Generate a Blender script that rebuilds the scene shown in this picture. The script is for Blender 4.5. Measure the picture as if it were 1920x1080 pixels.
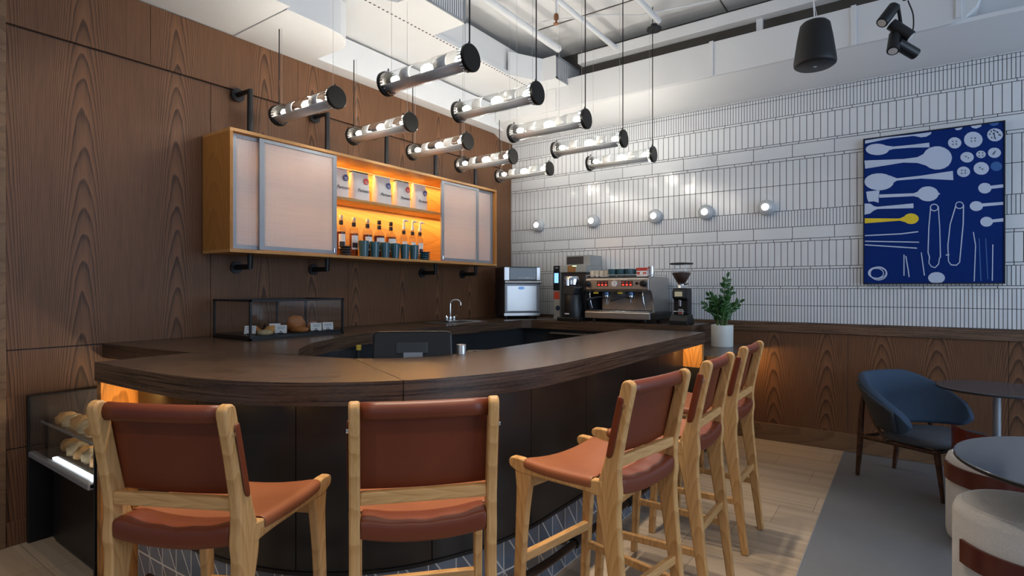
import bpy, bmesh, math, random
from mathutils import Vector, Matrix, noise as mnoise
PI = math.pi
R = math.radians
C = bpy.context.scene.collection
for o in list(bpy.data.objects):
    bpy.data.objects.remove(o)

# ------------------------------------------------------------------ camera, world, light, exposure
scene = bpy.context.scene
YAW = 0.6193
cd = bpy.data.cameras.new('camera'); cam = bpy.data.objects.new('camera', cd); C.objects.link(cam)
cd.sensor_width = 36.0; cd.lens = 36.0 * 1038.0 / 1920.0; cd.clip_start = 0.05; cd.clip_end = 60
cam.location = (0, 0, 1.4); cam.rotation_euler = (PI / 2, 0, YAW)
scene.camera = cam
vs = scene.view_settings
vs.view_transform = 'Standard'; vs.look = 'None'; vs.gamma = 1.0; vs.use_curve_mapping = False
vs.exposure = 0.0
world = bpy.data.worlds.new('world'); scene.world = world; world.use_nodes = True
bg = world.node_tree.nodes['Background']
bg.inputs[0].default_value = (0.55, 0.72, 1.0, 1); bg.inputs[1].default_value = 0.20

def area(name, loc, target, sx, sy, power, col, spread=180):
    l = bpy.data.lights.new(name, 'AREA'); l.shape = 'RECTANGLE'; l.size = sx; l.size_y = sy
    l.energy = power; l.color = col; l.spread = R(spread)
    o = bpy.data.objects.new(name, l); C.objects.link(o); o.location = loc
    o.rotation_euler = (Vector(target) - Vector(loc)).to_track_quat('-Z', 'Y').to_euler()
    return o
def spot(name, loc, target, power, col, ang=50, blend=0.6, rad=0.04):
    l = bpy.data.lights.new(name, 'SPOT'); l.energy = power; l.color = col
    l.spot_size = R(ang); l.spot_blend = blend; l.shadow_soft_size = rad
    o = bpy.data.objects.new(name, l); C.objects.link(o); o.location = loc
    o.rotation_euler = (Vector(target) - Vector(loc)).to_track_quat('-Z', 'Y').to_euler()
    return o
DAY = (0.62, 0.78, 1.0)
WARM = (1.0, 0.72, 0.42)
LED = (1.0, 0.57, 0.16)
area('daylight_window_right', (5.0, 3.0, 1.9), (0.0, 4.2, 1.4), 5.0, 2.6, 190, DAY)
area('daylight_fill_front', (1.5, -4.0, 2.0), (-0.8, 3.0, 1.2), 5.0, 2.6, 26, (0.82, 0.90, 1.0))  # unseen soft light added behind the camera; no window is built there
# unseen ceiling spots over the stools, more added to warm wall, backs and floor
for i, (loc, tgt, p) in enumerate([((-1.75, 1.25, 3.6), (-1.78, .98, 0.75), 150), ((-1.30, 1.55, 3.6), (-1.32, 1.30, 0.75), 150),
                                   ((-1.15, 2.05, 3.6), (-.95, 1.95, 0.75), 160), ((-1.15, 2.75, 3.6), (-.95, 2.58, 0.75), 140),
                                   ((-1.15, 3.45, 3.6), (-.95, 3.30, 0.75), 130), ((-2.9, 0.9, 3.1), (-3.9, 1.6, 1.5), 16), ((-.7, -1.2, 3.5), (-1.2, .9, .6), 70), ((.6, .2, 3.5), (-.6, 2.2, .4), 55), ((-2.6, -.3, 3.5), (-3.1, .45, 0), 70)]):
    spot('unseen_spot', loc, tgt, p, (1.0, 0.84, 0.66), 44 if i < 5 else 90 if i == 5 else 50)

# ------------------------------------------------------------------ materials
class NT:
    def __init__(s, name):
        s.m = bpy.data.materials.new(name); s.m.use_nodes = True
        s.t = s.m.node_tree; s.t.nodes.clear()
        s.out = s.t.nodes.new('ShaderNodeOutputMaterial')
    def n(s, typ, **kw):
        x = s.t.nodes.new(typ)
        for k, v in kw.items(): setattr(x, k, v)
        return x
    def put(s, sock, v):
        if isinstance(v, bpy.types.NodeSocket): s.t.links.new(v, sock)
        elif v is not None: sock.default_value = v
    def math(s, op, a, b=None, c=None):
        x = s.n('ShaderNodeMath', operation=op)
        s.put(x.inputs[0], a); s.put(x.inputs[1], b)
        if c is not None: s.put(x.inputs[2], c)
        return x.outputs[0]
    def xyz(s, a, b, c):
        x = s.n('ShaderNodeCombineXYZ')
        for i, v in enumerate((a, b, c)): s.put(x.inputs[i], v)
        return x.outputs[0]
    def obj(s):
        tc = s.n('ShaderNodeTexCoord'); sp = s.n('ShaderNodeSeparateXYZ'); s.t.links.new(tc.outputs['Object'], sp.inputs[0])
        return tc.outputs['Object'], sp.outputs
    def noise(s, vec, scale, detail=2, rough=0.5):
        x = s.n('ShaderNodeTexNoise'); s.put(x.inputs['Vector'], vec)
        x.inputs['Scale'].default_value = scale; x.inputs['Detail'].default_value = detail; x.inputs['Roughness'].default_value = rough
        return x.outputs['Fac']
    def ramp(s, fac, stops):
        x = s.n('ShaderNodeValToRGB'); s.put(x.inputs[0], fac)
        e = x.color_ramp.elements
        while len(e) < len(stops): e.new(0.5)
        for el, (p, c) in zip(e, stops): el.position = p; el.color = c if len(c) == 4 else (*c, 1)
        return x.outputs[0]
    def mix(s, fac, a, b, blend='MIX'):
        x = s.n('ShaderNodeMix', data_type='RGBA', blend_type=blend)
        s.put(x.inputs[0], fac); s.put(x.inputs[6], a if not isinstance(a, tuple) else (*a, 1) if len(a) == 3 else a)
        s.put(x.inputs[7], b if not isinstance(b, tuple) else (*b, 1) if len(b) == 3 else b)
        return x.outputs[2]
    def bump(s, h, strength, dist=0.002):
        x = s.n('ShaderNodeBump'); x.inputs['Strength'].default_value = strength; x.inputs['Distance'].default_value = dist
        s.put(x.inputs['Height'], h); return x.outputs[0]
    def bsdf(s, col, rough=0.5, metal=0, normal=None, **kw):
        b = s.n('ShaderNodeBsdfPrincipled')
        s.put(b.inputs['Base Color'], (*col, 1) if isinstance(col, tuple) and len(col) == 3 else col)
        s.put(b.inputs['Roughness'], rough); s.put(b.inputs['Metallic'], metal)
        if normal is not None: s.put(b.inputs['Normal'], normal)
        for k, v in kw.items(): s.put(b.inputs[k.replace('_', ' ')], v)
        s.t.links.new(b.outputs[0], s.out.inputs[0])
        return b

def plain(name, col, rough=0.5, metal=0.0, var=0.12, scale=6.0, bump=0.0, **kw):
    """slightly uneven procedural surface"""
    s = NT(name); v, _ = s.obj()
    f = s.noise(v, scale, 3)
    d = tuple(c * (1 - var) for c in col); l = tuple(min(1, c * (1 + var)) for c in col)
    c = s.mix(f, d, l)
    nrm = s.bump(s.noise(v, scale * 12, 2), bump) if bump else None
    s.bsdf(c, rough, metal, nrm, **kw)
    return s.m

def wood(name, dark, mid, u=0, v=2, leaf=0.45, k=8.0, c=130.0, rough=0.45, contrast=0.6, pore=160, tint=0.0):
    s = NT(name); vec, ax = s.obj()
    w = 3 - u - v
    U, V, Wc = ax[u], ax[v], ax[w]
    idx = s.math('FLOOR', s.math('DIVIDE', U, leaf))
    wn = s.n('ShaderNodeTexWhiteNoise', noise_dimensions='1D'); s.put(wn.inputs['W'], idx)
    rnd = wn.outputs['Value']
    fr = s.math('FRACT', s.math('DIVIDE', U, leaf))
    ul = s.math('MULTIPLY', s.math('ADD', s.math('SUBTRACT', fr, 0.5), s.math('MULTIPLY', s.math('SUBTRACT', rnd, 0.5), 0.3)), leaf)
    nz = s.noise(s.xyz(s.math('MULTIPLY', U, 6.0), s.math('MULTIPLY', V, 1.3), s.math('ADD', s.math('MULTIPLY', Wc, 6.0), s.math('MULTIPLY', idx, 7.3))), 1.0, 3)
    f = s.math('ADD', s.math('MULTIPLY', V, s.math('MULTIPLY_ADD', rnd, k * 0.5, k * 0.75)), s.math('MULTIPLY', s.math('MULTIPLY', ul, ul), c))
    f = s.math('ADD', f, s.math('MULTIPLY', nz, 2.2)); f = s.math('ADD', f, s.math('MULTIPLY', rnd, 11.0))
    ring = s.math('FRACT', f)
    ringc = s.ramp(ring, [(0.0, (1, 1, 1)), (0.15, (0.85,) * 3), (0.62, (0.55,) * 3), (0.86, (0.05,) * 3), (0.95, (0.15,) * 3), (1.0, (1, 1, 1))])
    fine = s.noise(s.xyz(s.math('MULTIPLY', U, pore), s.math('MULTIPLY', V, pore * 0.025), s.math('MULTIPLY', Wc, pore)), 1.0, 3, 0.6)
    broad = s.noise(vec, 1.1, 2)
    t = s.math('ADD', s.math('MULTIPLY', ringc, contrast), s.math('MULTIPLY', fine, 1.0 - contrast * 0.6))
    t = s.math('ADD', t, s.math('MULTIPLY', s.math('SUBTRACT', broad, 0.5), 0.35))
    t = s.math('MULTIPLY_ADD', t, 1.35, -0.22); t.node.use_clamp = True
    col = s.mix(t, dark, mid)
    nrm = s.bump(fine, 0.12, 0.0008)
    s.bsdf(col, rough, 0, nrm, Specular_IOR_Level=0.5 if rough < .4 else 0.3)
    return s.m

def edgewood(name, dark, mid, rough=0.4):
    """grain running round the edge: thin horizontal streaks"""
    s = NT(name); vec, ax = s.obj()
    f = s.noise(s.xyz(s.math('MULTIPLY', ax[0], 2.5), s.math('MULTIPLY', ax[1], 2.5), s.math('MULTIPLY', ax[2], 130)), 1.0, 3, 0.6)
    g = s.noise(s.xyz(s.math('MULTIPLY', ax[0], 40), s.math('MULTIPLY', ax[1], 40), s.math('MULTIPLY', ax[2], 300)), 1.0, 2)
    t = s.ramp(s.math('ADD', s.math('MULTIPLY', f, 0.75), s.math('MULTIPLY', g, 0.25)), [(0.38, (0, 0, 0)), (0.60, (1, 1, 1))])
    s.bsdf(s.mix(t, dark, mid), rough, 0, s.bump(f, 0.1, 0.001))
    return s.m

def emit(name, col, strength):
    s = NT(name); e = s.n('ShaderNodeEmission'); e.inputs[0].default_value = (*col, 1); e.inputs[1].default_value = strength
    s.t.links.new(e.outputs[0], s.out.inputs[0]); return s.m

def glass(name, tint=(1, 1, 1), rough=0.03, ior=1.3, tr=1.0):
    """thin clear glass: clear straight through, mirror sheen at grazing angles"""
    s = NT(name)
    a = s.n('ShaderNodeBsdfTransparent'); a.inputs[0].default_value = (*tint, 1)
    g = s.n('ShaderNodeBsdfGlossy'); g.inputs['Roughness'].default_value = rough
    lw = s.n('ShaderNodeLayerWeight'); lw.inputs[0].default_value = 0.5
    fac = s.math('MULTIPLY_ADD', s.math('POWER', lw.outputs['Facing'], 3.5), 0.55, (ior - 1) * 0.10)
    mx = s.n('ShaderNodeMixShader')
    s.t.links.new(fac, mx.inputs[0]); s.t.links.new(a.outputs[0], mx.inputs[1]); s.t.links.new(g.outputs[0], mx.inputs[2])
    s.t.links.new(mx.outputs[0], s.out.inputs[0]); return s.m

def reeded():
    s = NT('reeded_glass'); vec, ax = s.obj()
    w = s.math('SINE', s.math('MULTIPLY', ax[1], 2 * PI / 0.009))
    d = s.noise(s.xyz(s.math('MULTIPLY', ax[0], 4), s.math('MULTIPLY', ax[1], 4), s.math('MULTIPLY', ax[2], 120)), 1, 3)
    nrm = s.bump(s.math('ADD', w, s.math('MULTIPLY', d, 1.2)), 0.5, 0.001)
    p = s.n('ShaderNodeBsdfPrincipled'); s.put(p.inputs['Base Color'], s.mix(d, (0.50, 0.49, 0.50), (0.68, 0.66, 0.67)))
    p.inputs['Roughness'].default_value = 0.32; s.put(p.inputs['Normal'], nrm)
    tl = s.n('ShaderNodeBsdfTranslucent'); tl.inputs[0].default_value = (0.95, 0.93, 0.92, 1)
    tp = s.n('ShaderNodeBsdfTransparent'); tp.inputs[0].default_value = (0.9, 0.9, 0.92, 1)
    m1 = s.n('ShaderNodeMixShader'); m1.inputs[0].default_value = 0.27
    m2 = s.n('ShaderNodeMixShader'); m2.inputs[0].default_value = 0.10
    L = s.t.links
    L.new(p.outputs[0], m1.inputs[1]); L.new(tl.outputs[0], m1.inputs[2]); L.new(m1.outputs[0], m2.inputs[1]); L.new(tp.outputs[0], m2.inputs[2])
    L.new(m2.outputs[0], s.out.inputs[0]); return s.m

def tri_tile():
    s = NT('triangle_tile'); uv = s.n('ShaderNodeUVMap'); sp = s.n('ShaderNodeSeparateXYZ'); s.t.links.new(uv.outputs[0], sp.inputs[0])
    u = s.math('DIVIDE', sp.outputs[0], 0.12); v = s.math('DIVIDE', sp.outputs[1], 0.17)
    fu = s.math('FRACT', u); fv = s.math('FRACT', v)
    d = s.math('ABSOLUTE', s.math('SUBTRACT', s.math('ADD', fu, fv), 1.0))
    e = s.math('MINIMUM', s.math('MINIMUM', fu, s.math('SUBTRACT', 1.0, fu)), s.math('MINIMUM', fv, s.math('SUBTRACT', 1.0, fv)))
    line = s.math('LESS_THAN', s.math('MINIMUM', e, s.math('MULTIPLY', d, 0.7)), 0.022)
    cell = s.n('ShaderNodeTexWhiteNoise', noise_dimensions='3D')
    s.put(cell.inputs['Vector'], s.xyz(s.math('FLOOR', u), s.math('FLOOR', v), s.math('GREATER_THAN', s.math('ADD', fu, fv), 1.0)))
    base = s.mix(cell.outputs['Value'], (0.10, 0.125, 0.16), (0.17, 0.20, 0.25))
    col = s.mix(line, base, (0.62, 0.60, 0.56))
    s.bsdf(col, 0.3); return s.m

def planks():
    s = NT('plank_floor'); vec, ax = s.obj()
    row = s.math('FLOOR', s.math('DIVIDE', ax[1], 0.30)); 
    wn = s.n('ShaderNodeTexWhiteNoise', noise_dimensions='1D'); s.put(wn.inputs['W'], row)
    x = s.math('ADD', ax[0], s.math('MULTIPLY', wn.outputs['Value'], 0.6))
    col_i = s.math('FLOOR', s.math('DIVIDE', x, 0.60))
    fy = s.math('FRACT', s.math('DIVIDE', ax[1], 0.30)); fx = s.math('FRACT', s.math('DIVIDE', x, 0.60))
    j = s.math('MAXIMUM', s.math('LESS_THAN', fy, 0.010), s.math('LESS_THAN', fx, 0.005))
    wn2 = s.n('ShaderNodeTexWhiteNoise', noise_dimensions='2D'); s.put(wn2.inputs['Vector'], s.xyz(row, col_i, 0))
    st = s.noise(s.xyz(s.math('MULTIPLY', ax[0], 3), s.math('MULTIPLY', ax[1], 110), 0.0), 1, 3, 0.6)
    strip = s.math('FRACT', s.math('DIVIDE', ax[1], 0.03))
    wn3 = s.n('ShaderNodeTexWhiteNoise', noise_dimensions='1D'); s.put(wn3.inputs['W'], s.math('FLOOR', s.math('DIVIDE', ax[1], 0.03)))
    t = s.math('ADD', s.math('MULTIPLY', st, 0.5), s.math('ADD', s.math('MULTIPLY', wn2.outputs['Value'], 0.22), s.math('MULTIPLY', wn3.outputs['Value'], 0.3)))
    c = s.mix(t, (0.25, 0.185, 0.125), (0.56, 0.46, 0.35))
    c = s.mix(j, c, (0.17, 0.13, 0.10))
    s.bsdf(c, 0.42, 0, s.bump(st, 0.08)); return s.m

def concrete():
    s = NT('concrete_floor'); vec, ax = s.obj()
    a = s.noise(vec, 1.6, 5, 0.6); b = s.noise(vec, 24, 3)
    t = s.math('ADD', s.math('MULTIPLY', a, 0.75), s.math('MULTIPLY', b, 0.25))
    s.bsdf(s.mix(t, (0.120, 0.130, 0.145), (0.195, 0.207, 0.228)), 0.38); return s.m

def fabric(name, col, scale=420):
    s = NT(name); vec, ax = s.obj()
    n = s.noise(vec, scale, 2, 0.7); b = s.noise(vec, 9, 2)
    t = s.math('ADD', s.math('MULTIPLY', n, 0.7), s.math('MULTIPLY', b, 0.3))
    s.bsdf(s.mix(t, tuple(c * 0.7 for c in col), tuple(min(1, c * 1.25) for c in col)), 0.9, 0, s.bump(n, 0.3, 0.001)); return s.m

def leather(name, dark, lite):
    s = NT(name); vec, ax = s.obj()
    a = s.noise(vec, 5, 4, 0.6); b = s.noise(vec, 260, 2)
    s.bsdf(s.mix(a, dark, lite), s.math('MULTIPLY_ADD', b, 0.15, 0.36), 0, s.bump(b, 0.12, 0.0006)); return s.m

DK, MD = (0.026, 0.0115, 0.0058), (0.190, 0.088, 0.041)
M = dict(
    wall_oak=wood('dark_oak_panel', DK, MD, 1, 2, 0.50, 4.5, 420, 0.5, 0.62),
    wains_oak=wood('dark_oak_wainscot', DK, MD, 0, 2, 0.42, 9, 330, 0.5, 0.6),
    bar_oak=wood('dark_oak_top', (0.034, 0.020, 0.013), (0.125, 0.076, 0.047), 0, 1, 0.40, 5, 60, 0.27, 0.35),
    edge_oak=edgewood('dark_oak_edge', (0.020, 0.011, 0.0065), (0.115, 0.068, 0.042)),
    cap_oak=edgewood('dado_cap_oak', (0.045, 0.024, 0.013), (0.185, 0.10, 0.055)),
    warm_oak=wood('warm_oak', (0.16, 0.065, 0.016), (0.42, 0.20, 0.065), 0, 2, 0.22, 7, 200, 0.45, 0.5),
    warm_oak_side=wood('warm_oak_side', (0.16, 0.065, 0.016), (0.42, 0.20, 0.065), 1, 2, 0.22, 7, 200, 0.45, 0.5),
    cab_oak=wood('honey_oak', (0.38, 0.175, 0.05), (0.58, 0.31, 0.11), 2, 1, 0.35, 3, 90, 0.42, 0.35),
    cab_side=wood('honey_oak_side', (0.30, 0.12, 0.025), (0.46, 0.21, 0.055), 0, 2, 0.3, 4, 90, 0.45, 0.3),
    ash=wood('pale_ash', (0.42, 0.21, 0.068), (0.68, 0.40, 0.165), 0, 2, 0.09, 9, 700, 0.42, 0.35),
    ash_x=wood('pale_ash_rail', (0.42, 0.21, 0.068), (0.68, 0.40, 0.165), 2, 1, 0.09, 7, 500, 0.42, 0.3),
    leather=leather('tan_leather_shaded', (0.120, 0.021, 0.0065), (0.185, 0.040, 0.013)),  # shaded copy: back and hem darkened as faces turned from the light
    leather_lit=leather('tan_leather_lit', (0.23, 0.066, 0.025), (0.36, 0.125, 0.055)),  # lit copy: overhead light on the seat top put into the colour
    black=plain('black_metal', (0.014, 0.014, 0.015), 0.42, 0.3),
    cap=plain('gunmetal_cap', (0.035, 0.033, 0.030), 0.38, 0.75),
    blackplastic=plain('black_plastic', (0.0045, 0.005, 0.006), 0.42),
    panel=plain('black_stained_panel', (0.013, 0.012, 0.0115), 0.36, 0, 0.25, 3),
    chrome=plain('chrome', (0.75, 0.76, 0.78), 0.14, 1.0, 0.05),
    steel=plain('brushed_steel', (0.52, 0.51, 0.50), 0.36, 1.0, 0.08),
    reflector=plain('satin_reflector', (0.80, 0.79, 0.77), 0.38, 0.35, 0.05),
    alu=plain('grey_aluminium', (0.30, 0.32, 0.35), 0.5, 0.5, 0.1),
    white=plain('white_paint', (0.74, 0.745, 0.75), 0.65, 0, 0.05, 2.0),
    duct=plain('white_duct_paint', (0.70, 0.71, 0.72), 0.5, 0, 0.05, 3.0),
    plaster=plain('grey_white_slab', (0.72, 0.72, 0.72), 0.75, 0, 0.08, 1.3),
    shade_joint=plain('shade_and_joint_grey', (0.10, 0.09, 0.08), 0.8),  # dark grey for the painted gap shade above the duct, and slab joints
    tile=plain('white_glazed_tile', (0.70, 0.72, 0.74), 0.16, 0, 0.05, 5.0),
    grout=plain('black_grout', (0.018, 0.020, 0.024), 0.8),
    tri=tri_tile(), planks=planks(), concrete=concrete(),
    glass=glass('clear_glass', (0.97, 0.98, 0.98), 0.04, 1.35), bottleglass=glass('bottle_glass', (0.9, 0.87, 0.8), 0.03, 1.4),
    reeded=reeded(),
    bulb=emit('lamp_filament', (1.0, 0.93, 0.82), 70), sconce=emit('sconce_glow', (1.0, 0.96, 0.9), 5),
    sconce_body=plain('grey_sconce_metal', (0.50, 0.52, 0.54), 0.4, 0.2),
    led=emit('led_strip', (1.0, 0.62, 0.20), 1.3), led_dim=emit('led_strip_dim', (1.0, 0.55, 0.18), 1.2), coolled=emit('cool_led', (0.9, 0.95, 1.0), 6),
    red=emit('red_indicator', (1.0, 0.05, 0.03), 2.5), screen=emit('blue_screen', (0.25, 0.55, 1.0), 1.6),
    screen2=emit('pale_screen', (0.8, 0.72, 0.5), 0.35), green=emit('green_indicator', (0.6, 1.0, 0.4), 3),
    card=plain('white_card', (0.80, 0.80, 0.80), 0.7, 0, 0.03), ink=plain('black_ink', (0.02, 0.02, 0.03), 0.7),
    cream=plain('cream_ceramic', (0.72, 0.64, 0.50), 0.35), teal=plain('teal_ceramic', (0.025, 0.085, 0.115), 0.22, 0, 0.2),
    tealcup=plain('blue_ceramic', (0.045, 0.105, 0.13), 0.25, 0, 0.2),
    bag=plain('white_paper_bag', (0.72, 0.70, 0.68), 0.75, 0, 0.06, 20, 0.2),
    navy=plain('navy_ink', (0.06, 0.08, 0.22), 0.7), redink=plain('red_ink', (0.55, 0.04, 0.03), 0.7),
    amber=plain('amber_liquor', (0.32, 0.07, 0.012), 0.08, 0, 0.1), darkliq=plain('dark_liquor', (0.10, 0.008, 0.006), 0.08, 0, 0.1),
    syrup=plain('pale_syrup', (0.62, 0.40, 0.22), 0.1, 0, 0.1),
    art=plain('cyanotype_blue', (0.001, 0.022, 0.16), 0.7, 0, 0.3, 3, 0, Specular_IOR_Level=0.15), artw=plain('pale_blue_print', (0.52, 0.60, 0.76), 0.6, 0, 0.05),
    arty=plain('yellow_print', (0.80, 0.58, 0.02), 0.6), artd=plain('dim_blue_print', (0.03, 0.12, 0.36), 0.6),
    bluefab=fabric('blue_wool', (0.036, 0.062, 0.105)), darkfab=fabric('charcoal_wool', (0.028, 0.030, 0.034)),
    greyfab=fabric('grey_seat_fabric', (0.075, 0.085, 0.105)),
    boucle=fabric('cream_upholstery', (0.74, 0.71, 0.65), 160), walnut=wood('walnut', (0.022, 0.009, 0.005), (0.085, 0.036, 0.018), 0, 2, 0.06, 9, 900, 0.4),
    redwood=plain('glossy_red_brown_ply', (0.115, 0.020, 0.011), 0.16, 0, 0.25, 9),
    tabletop=plain('dark_stone_top', (0.085, 0.095, 0.11), 0.14, 0, 0.2, 20), tablerim=plain('dark_rim', (0.02, 0.018, 0.017), 0.4),
    pot=plain('white_ceramic_pot', (0.72, 0.74, 0.70), 0.4, 0, 0.04), soil=plain('dark_soil', (0.02, 0.014, 0.01), 0.95),
    leaf=plain('glossy_leaf', (0.022, 0.085, 0.014), 0.3, 0, 0.5, 30), stemm=plain('green_stem', (0.06, 0.13, 0.03), 0.5),
    crust=plain('baked_crust', (0.33, 0.12, 0.03), 0.5, 0, 0.5, 18, 0.4), crust2=plain('golden_crust', (0.48, 0.26, 0.09), 0.55, 0, 0.4, 20, 0.4),
    cookie=plain('pale_cookie', (0.46, 0.35, 0.20), 0.7, 0, 0.5, 40, 0.4), pink=plain('pink_icing', (0.55, 0.30, 0.30), 0.5),
    beans=plain('coffee_beans', (0.045, 0.016, 0.008), 0.45, 0, 0.7, 160, 0.5),
    speaker=plain('matt_black', (0.005, 0.005, 0.0055), 0.55), grille=plain('black_grille', (0.022, 0.022, 0.024), 0.5, 0, 0.3, 200),
    copper=plain('rust_wire', (0.25, 0.11, 0.05), 0.5, 0.6), bronze=plain('bronze_rail', (0.045, 0.030, 0.022), 0.35, 0.8),
    yellow=plain('yellow_handle', (0.7, 0.5, 0.05), 0.4), blueplastic=plain('blue_steel', (0.08, 0.14, 0.25), 0.25, 0.8),
    redbox=plain('red_print', (0.55, 0.05, 0.03), 0.5), darkglass=plain('dark_glass', (0.012, 0.014, 0.018), 0.08),
    charcoal=plain('charcoal_shelf', (0.03, 0.034, 0.04), 0.4), greypanel=plain('grey_panel', (0.33, 0.34, 0.33), 0.5),
    logored=plain('red_logo', (0.45, 0.05, 0.02), 0.5), trimlight=wood('oak_base', (0.10, 0.055, 0.028), (0.24, 0.14, 0.075), 2, 0, 0.3, 3, 60, 0.5, 0.3),
)

# ------------------------------------------------------------------ mesh helpers
class MB:
    """collects shapes; build() links them as ONE mesh object"""
    def __init__(s): s.v = []; s.f = []; s.mi = []; s.uv = {}; s.cur = 0
    def add(s, vs, fs, M4=None):
        b = len(s.v)
        for p in vs: s.v.append(tuple(M4 @ Vector(p)) if M4 is not None else tuple(p))
        for f in fs: s.f.append([b + i for i in f]); s.mi.append(s.cur)
        return s
    def box(s, x0, x1, y0, y1, z0, z1, M4=None):
        vs = [(x, y, z) for z in (z0, z1) for y in (y0, y1) for x in (x0, x1)]
        return s.add(vs, [(0, 2, 3, 1), (4, 5, 7, 6), (0, 1, 5, 4), (2, 6, 7, 3), (0, 4, 6, 2), (1, 3, 7, 5)], M4)
    def cbox(s, c, d, M4=None):
        return s.box(c[0] - d[0] / 2, c[0] + d[0] / 2, c[1] - d[1] / 2, c[1] + d[1] / 2, c[2] - d[2] / 2, c[2] + d[2] / 2, M4)
    def tube(s, pts, r, n=10, cap=True, M4=None, closed=False):
        pts = [Vector(p) for p in pts]; m = len(pts)
        rs = r if isinstance(r, (list, tuple)) else [r] * m
        vs = []; fs = []; prev = None
        for i, p in enumerate(pts):
            a = pts[(i - 1) % m] if (i > 0 or closed) else p; b = pts[(i + 1) % m] if (i < m - 1 or closed) else p
            t = (b - a).normalized()
            if prev is None:
                up = Vector((0, 0, 1)) if abs(t.z) < 0.9 else Vector((1, 0, 0)); nrm = t.cross(up).normalized()
            else:
                nrm = prev - t * prev.dot(t); nrm.normalize()
            prev = nrm; bi = t.cross(nrm)
            for k in range(n):
                an = 2 * PI * k / n; vs.append(p + (nrm * math.cos(an) + bi * math.sin(an)) * rs[i])
        for i in range(m if closed else m - 1):
            j = (i + 1) % m
            for k in range(n): fs.append((i * n + k, i * n + (k + 1) % n, j * n + (k + 1) % n, j * n + k))
        if cap and not closed: fs.append(tuple(range(n))[::-1]); fs.append(tuple((m - 1) * n + k for k in range(n)))
        return s.add(vs, fs, M4)
    def lathe(s, prof, n=24, M4=None, a0=0, a1=2 * PI):
        full = abs(a1 - a0 - 2 * PI) < 1e-6; cnt = n if full else n + 1
        vs = []; fs = []
        for (r, z) in prof:
            for k in range(cnt):
                an = a0 + (a1 - a0) * k / n; vs.append((r * math.cos(an), r * math.sin(an), z))
        for i in range(len(prof) - 1):
            for k in range(n):
                k2 = (k + 1) % cnt
                fs.append((i * cnt + k, i * cnt + k2, (i + 1) * cnt + k2, (i + 1) * cnt + k))
        if full:
            if prof[0][0] > 1e-5: fs.append(tuple(range(n))[::-1])
            if prof[-1][0] > 1e-5: fs.append(tuple((len(prof) - 1) * n + k for k in range(n)))
        return s.add(vs, fs, M4)
    def prism(s, poly, d0, d1, axis='z', M4=None):
        """polygon in the other two axes extruded along axis"""
        n = len(poly)
        def P(a, b, d): return {'z': (a, b, d), 'y': (a, d, b), 'x': (d, a, b)}[axis]
        vs = [P(a, b, d0) for a, b in poly] + [P(a, b, d1) for a, b in poly]
        fs = [tuple(range(n))[::-1], tuple(range(n, 2 * n))] + [(i, (i + 1) % n, n + (i + 1) % n, n + i) for i in range(n)]
        return s.add(vs, fs, M4)
    def grid(s, rows, M4=None, close=False):
        m, n = len(rows), len(rows[0]); vs = [p for r in rows for p in r]; fs = []
        for i in range(m - 1):
            for k in range(n if close else n - 1): fs.append((i * n + k, i * n + (k + 1) % n, (i + 1) * n + (k + 1) % n, (i + 1) * n + k))
        return s.add(vs, fs, M4)
    def build(s, name, mat, parent=None, smooth=None, bevel=0, solid=0, subd=0, loc=None, tri=False, bseg=2):
        me = bpy.data.meshes.new(name); me.from_pydata(s.v, [], s.f)
        mats = mat if isinstance(mat, (list, tuple)) else [mat]
        for m_ in mats: me.materials.append(m_)
        if len(mats) > 1: me.polygons.foreach_set('material_index', s.mi)
        if s.uv:
            ul = me.uv_layers.new(name='UVMap')
            for lp in me.loops: ul.data[lp.index].uv = s.uv.get(lp.vertex_index, (0, 0))
        bm = bmesh.new(); bm.from_mesh(me); bmesh.ops.recalc_face_normals(bm, faces=bm.faces); bm.to_mesh(me); bm.free()
        if smooth is not None or subd:
            me.polygons.foreach_set('use_smooth', [True] * len(me.polygons))
            if smooth is not None: me.set_sharp_from_angle(angle=R(smooth))
        me.update()
        o = bpy.data.objects.new(name, me); C.objects.link(o)
        if parent is not None: o.parent = parent
        if loc: o.location = loc
        if solid:
            md = o.modifiers.new('solid', 'SOLIDIFY'); md.thickness = solid; md.offset = 0
        if bevel:
            md = o.modifiers.new('bevel', 'BEVEL'); md.width = bevel; md.segments = bseg; md.limit_method = 'ANGLE'; md.angle_limit = R(40)
        if subd:
            md = o.modifiers.new('subd', 'SUBSURF'); md.levels = subd; md.render_levels = subd
        return o

def T(loc=(0, 0, 0), rz=0, rx=0, ry=0, s=1):
    return Matrix.Translation(loc) @ Matrix.Rotation(rz, 4, 'Z') @ Matrix.Rotation(ry, 4, 'Y') @ Matrix.Rotation(rx, 4, 'X') @ Matrix.Scale(s, 4)
def tag(o, label, cat, group=None):
    o['label'] = label; o['category'] = cat
    if group: o['group'] = group
    return o
def thing(name, label, cat, loc=(0, 0, 0), rz=0, group=None):
    o = bpy.data.objects.new(name, None); C.objects.link(o); o.empty_display_size = 0.1
    o.location = loc; o.rotation_euler = (0, 0, rz); return tag(o, label, cat, group)
def struct(o): o['kind'] = 'structure'; return o
def plabel(o, t): o['label'] = t; return o
def dup(o, loc=None, rz=None, label=None, parent=None):
    c = o.copy(); C.objects.link(c)
    if parent is not None: c.parent = parent
    for ch in list(o.children): dup(ch, parent=c)
    if loc is not None: c.location = loc
    if rz is not None: c.rotation_euler = (0, 0, rz)
    if label: c['label'] = label
    return c
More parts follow.
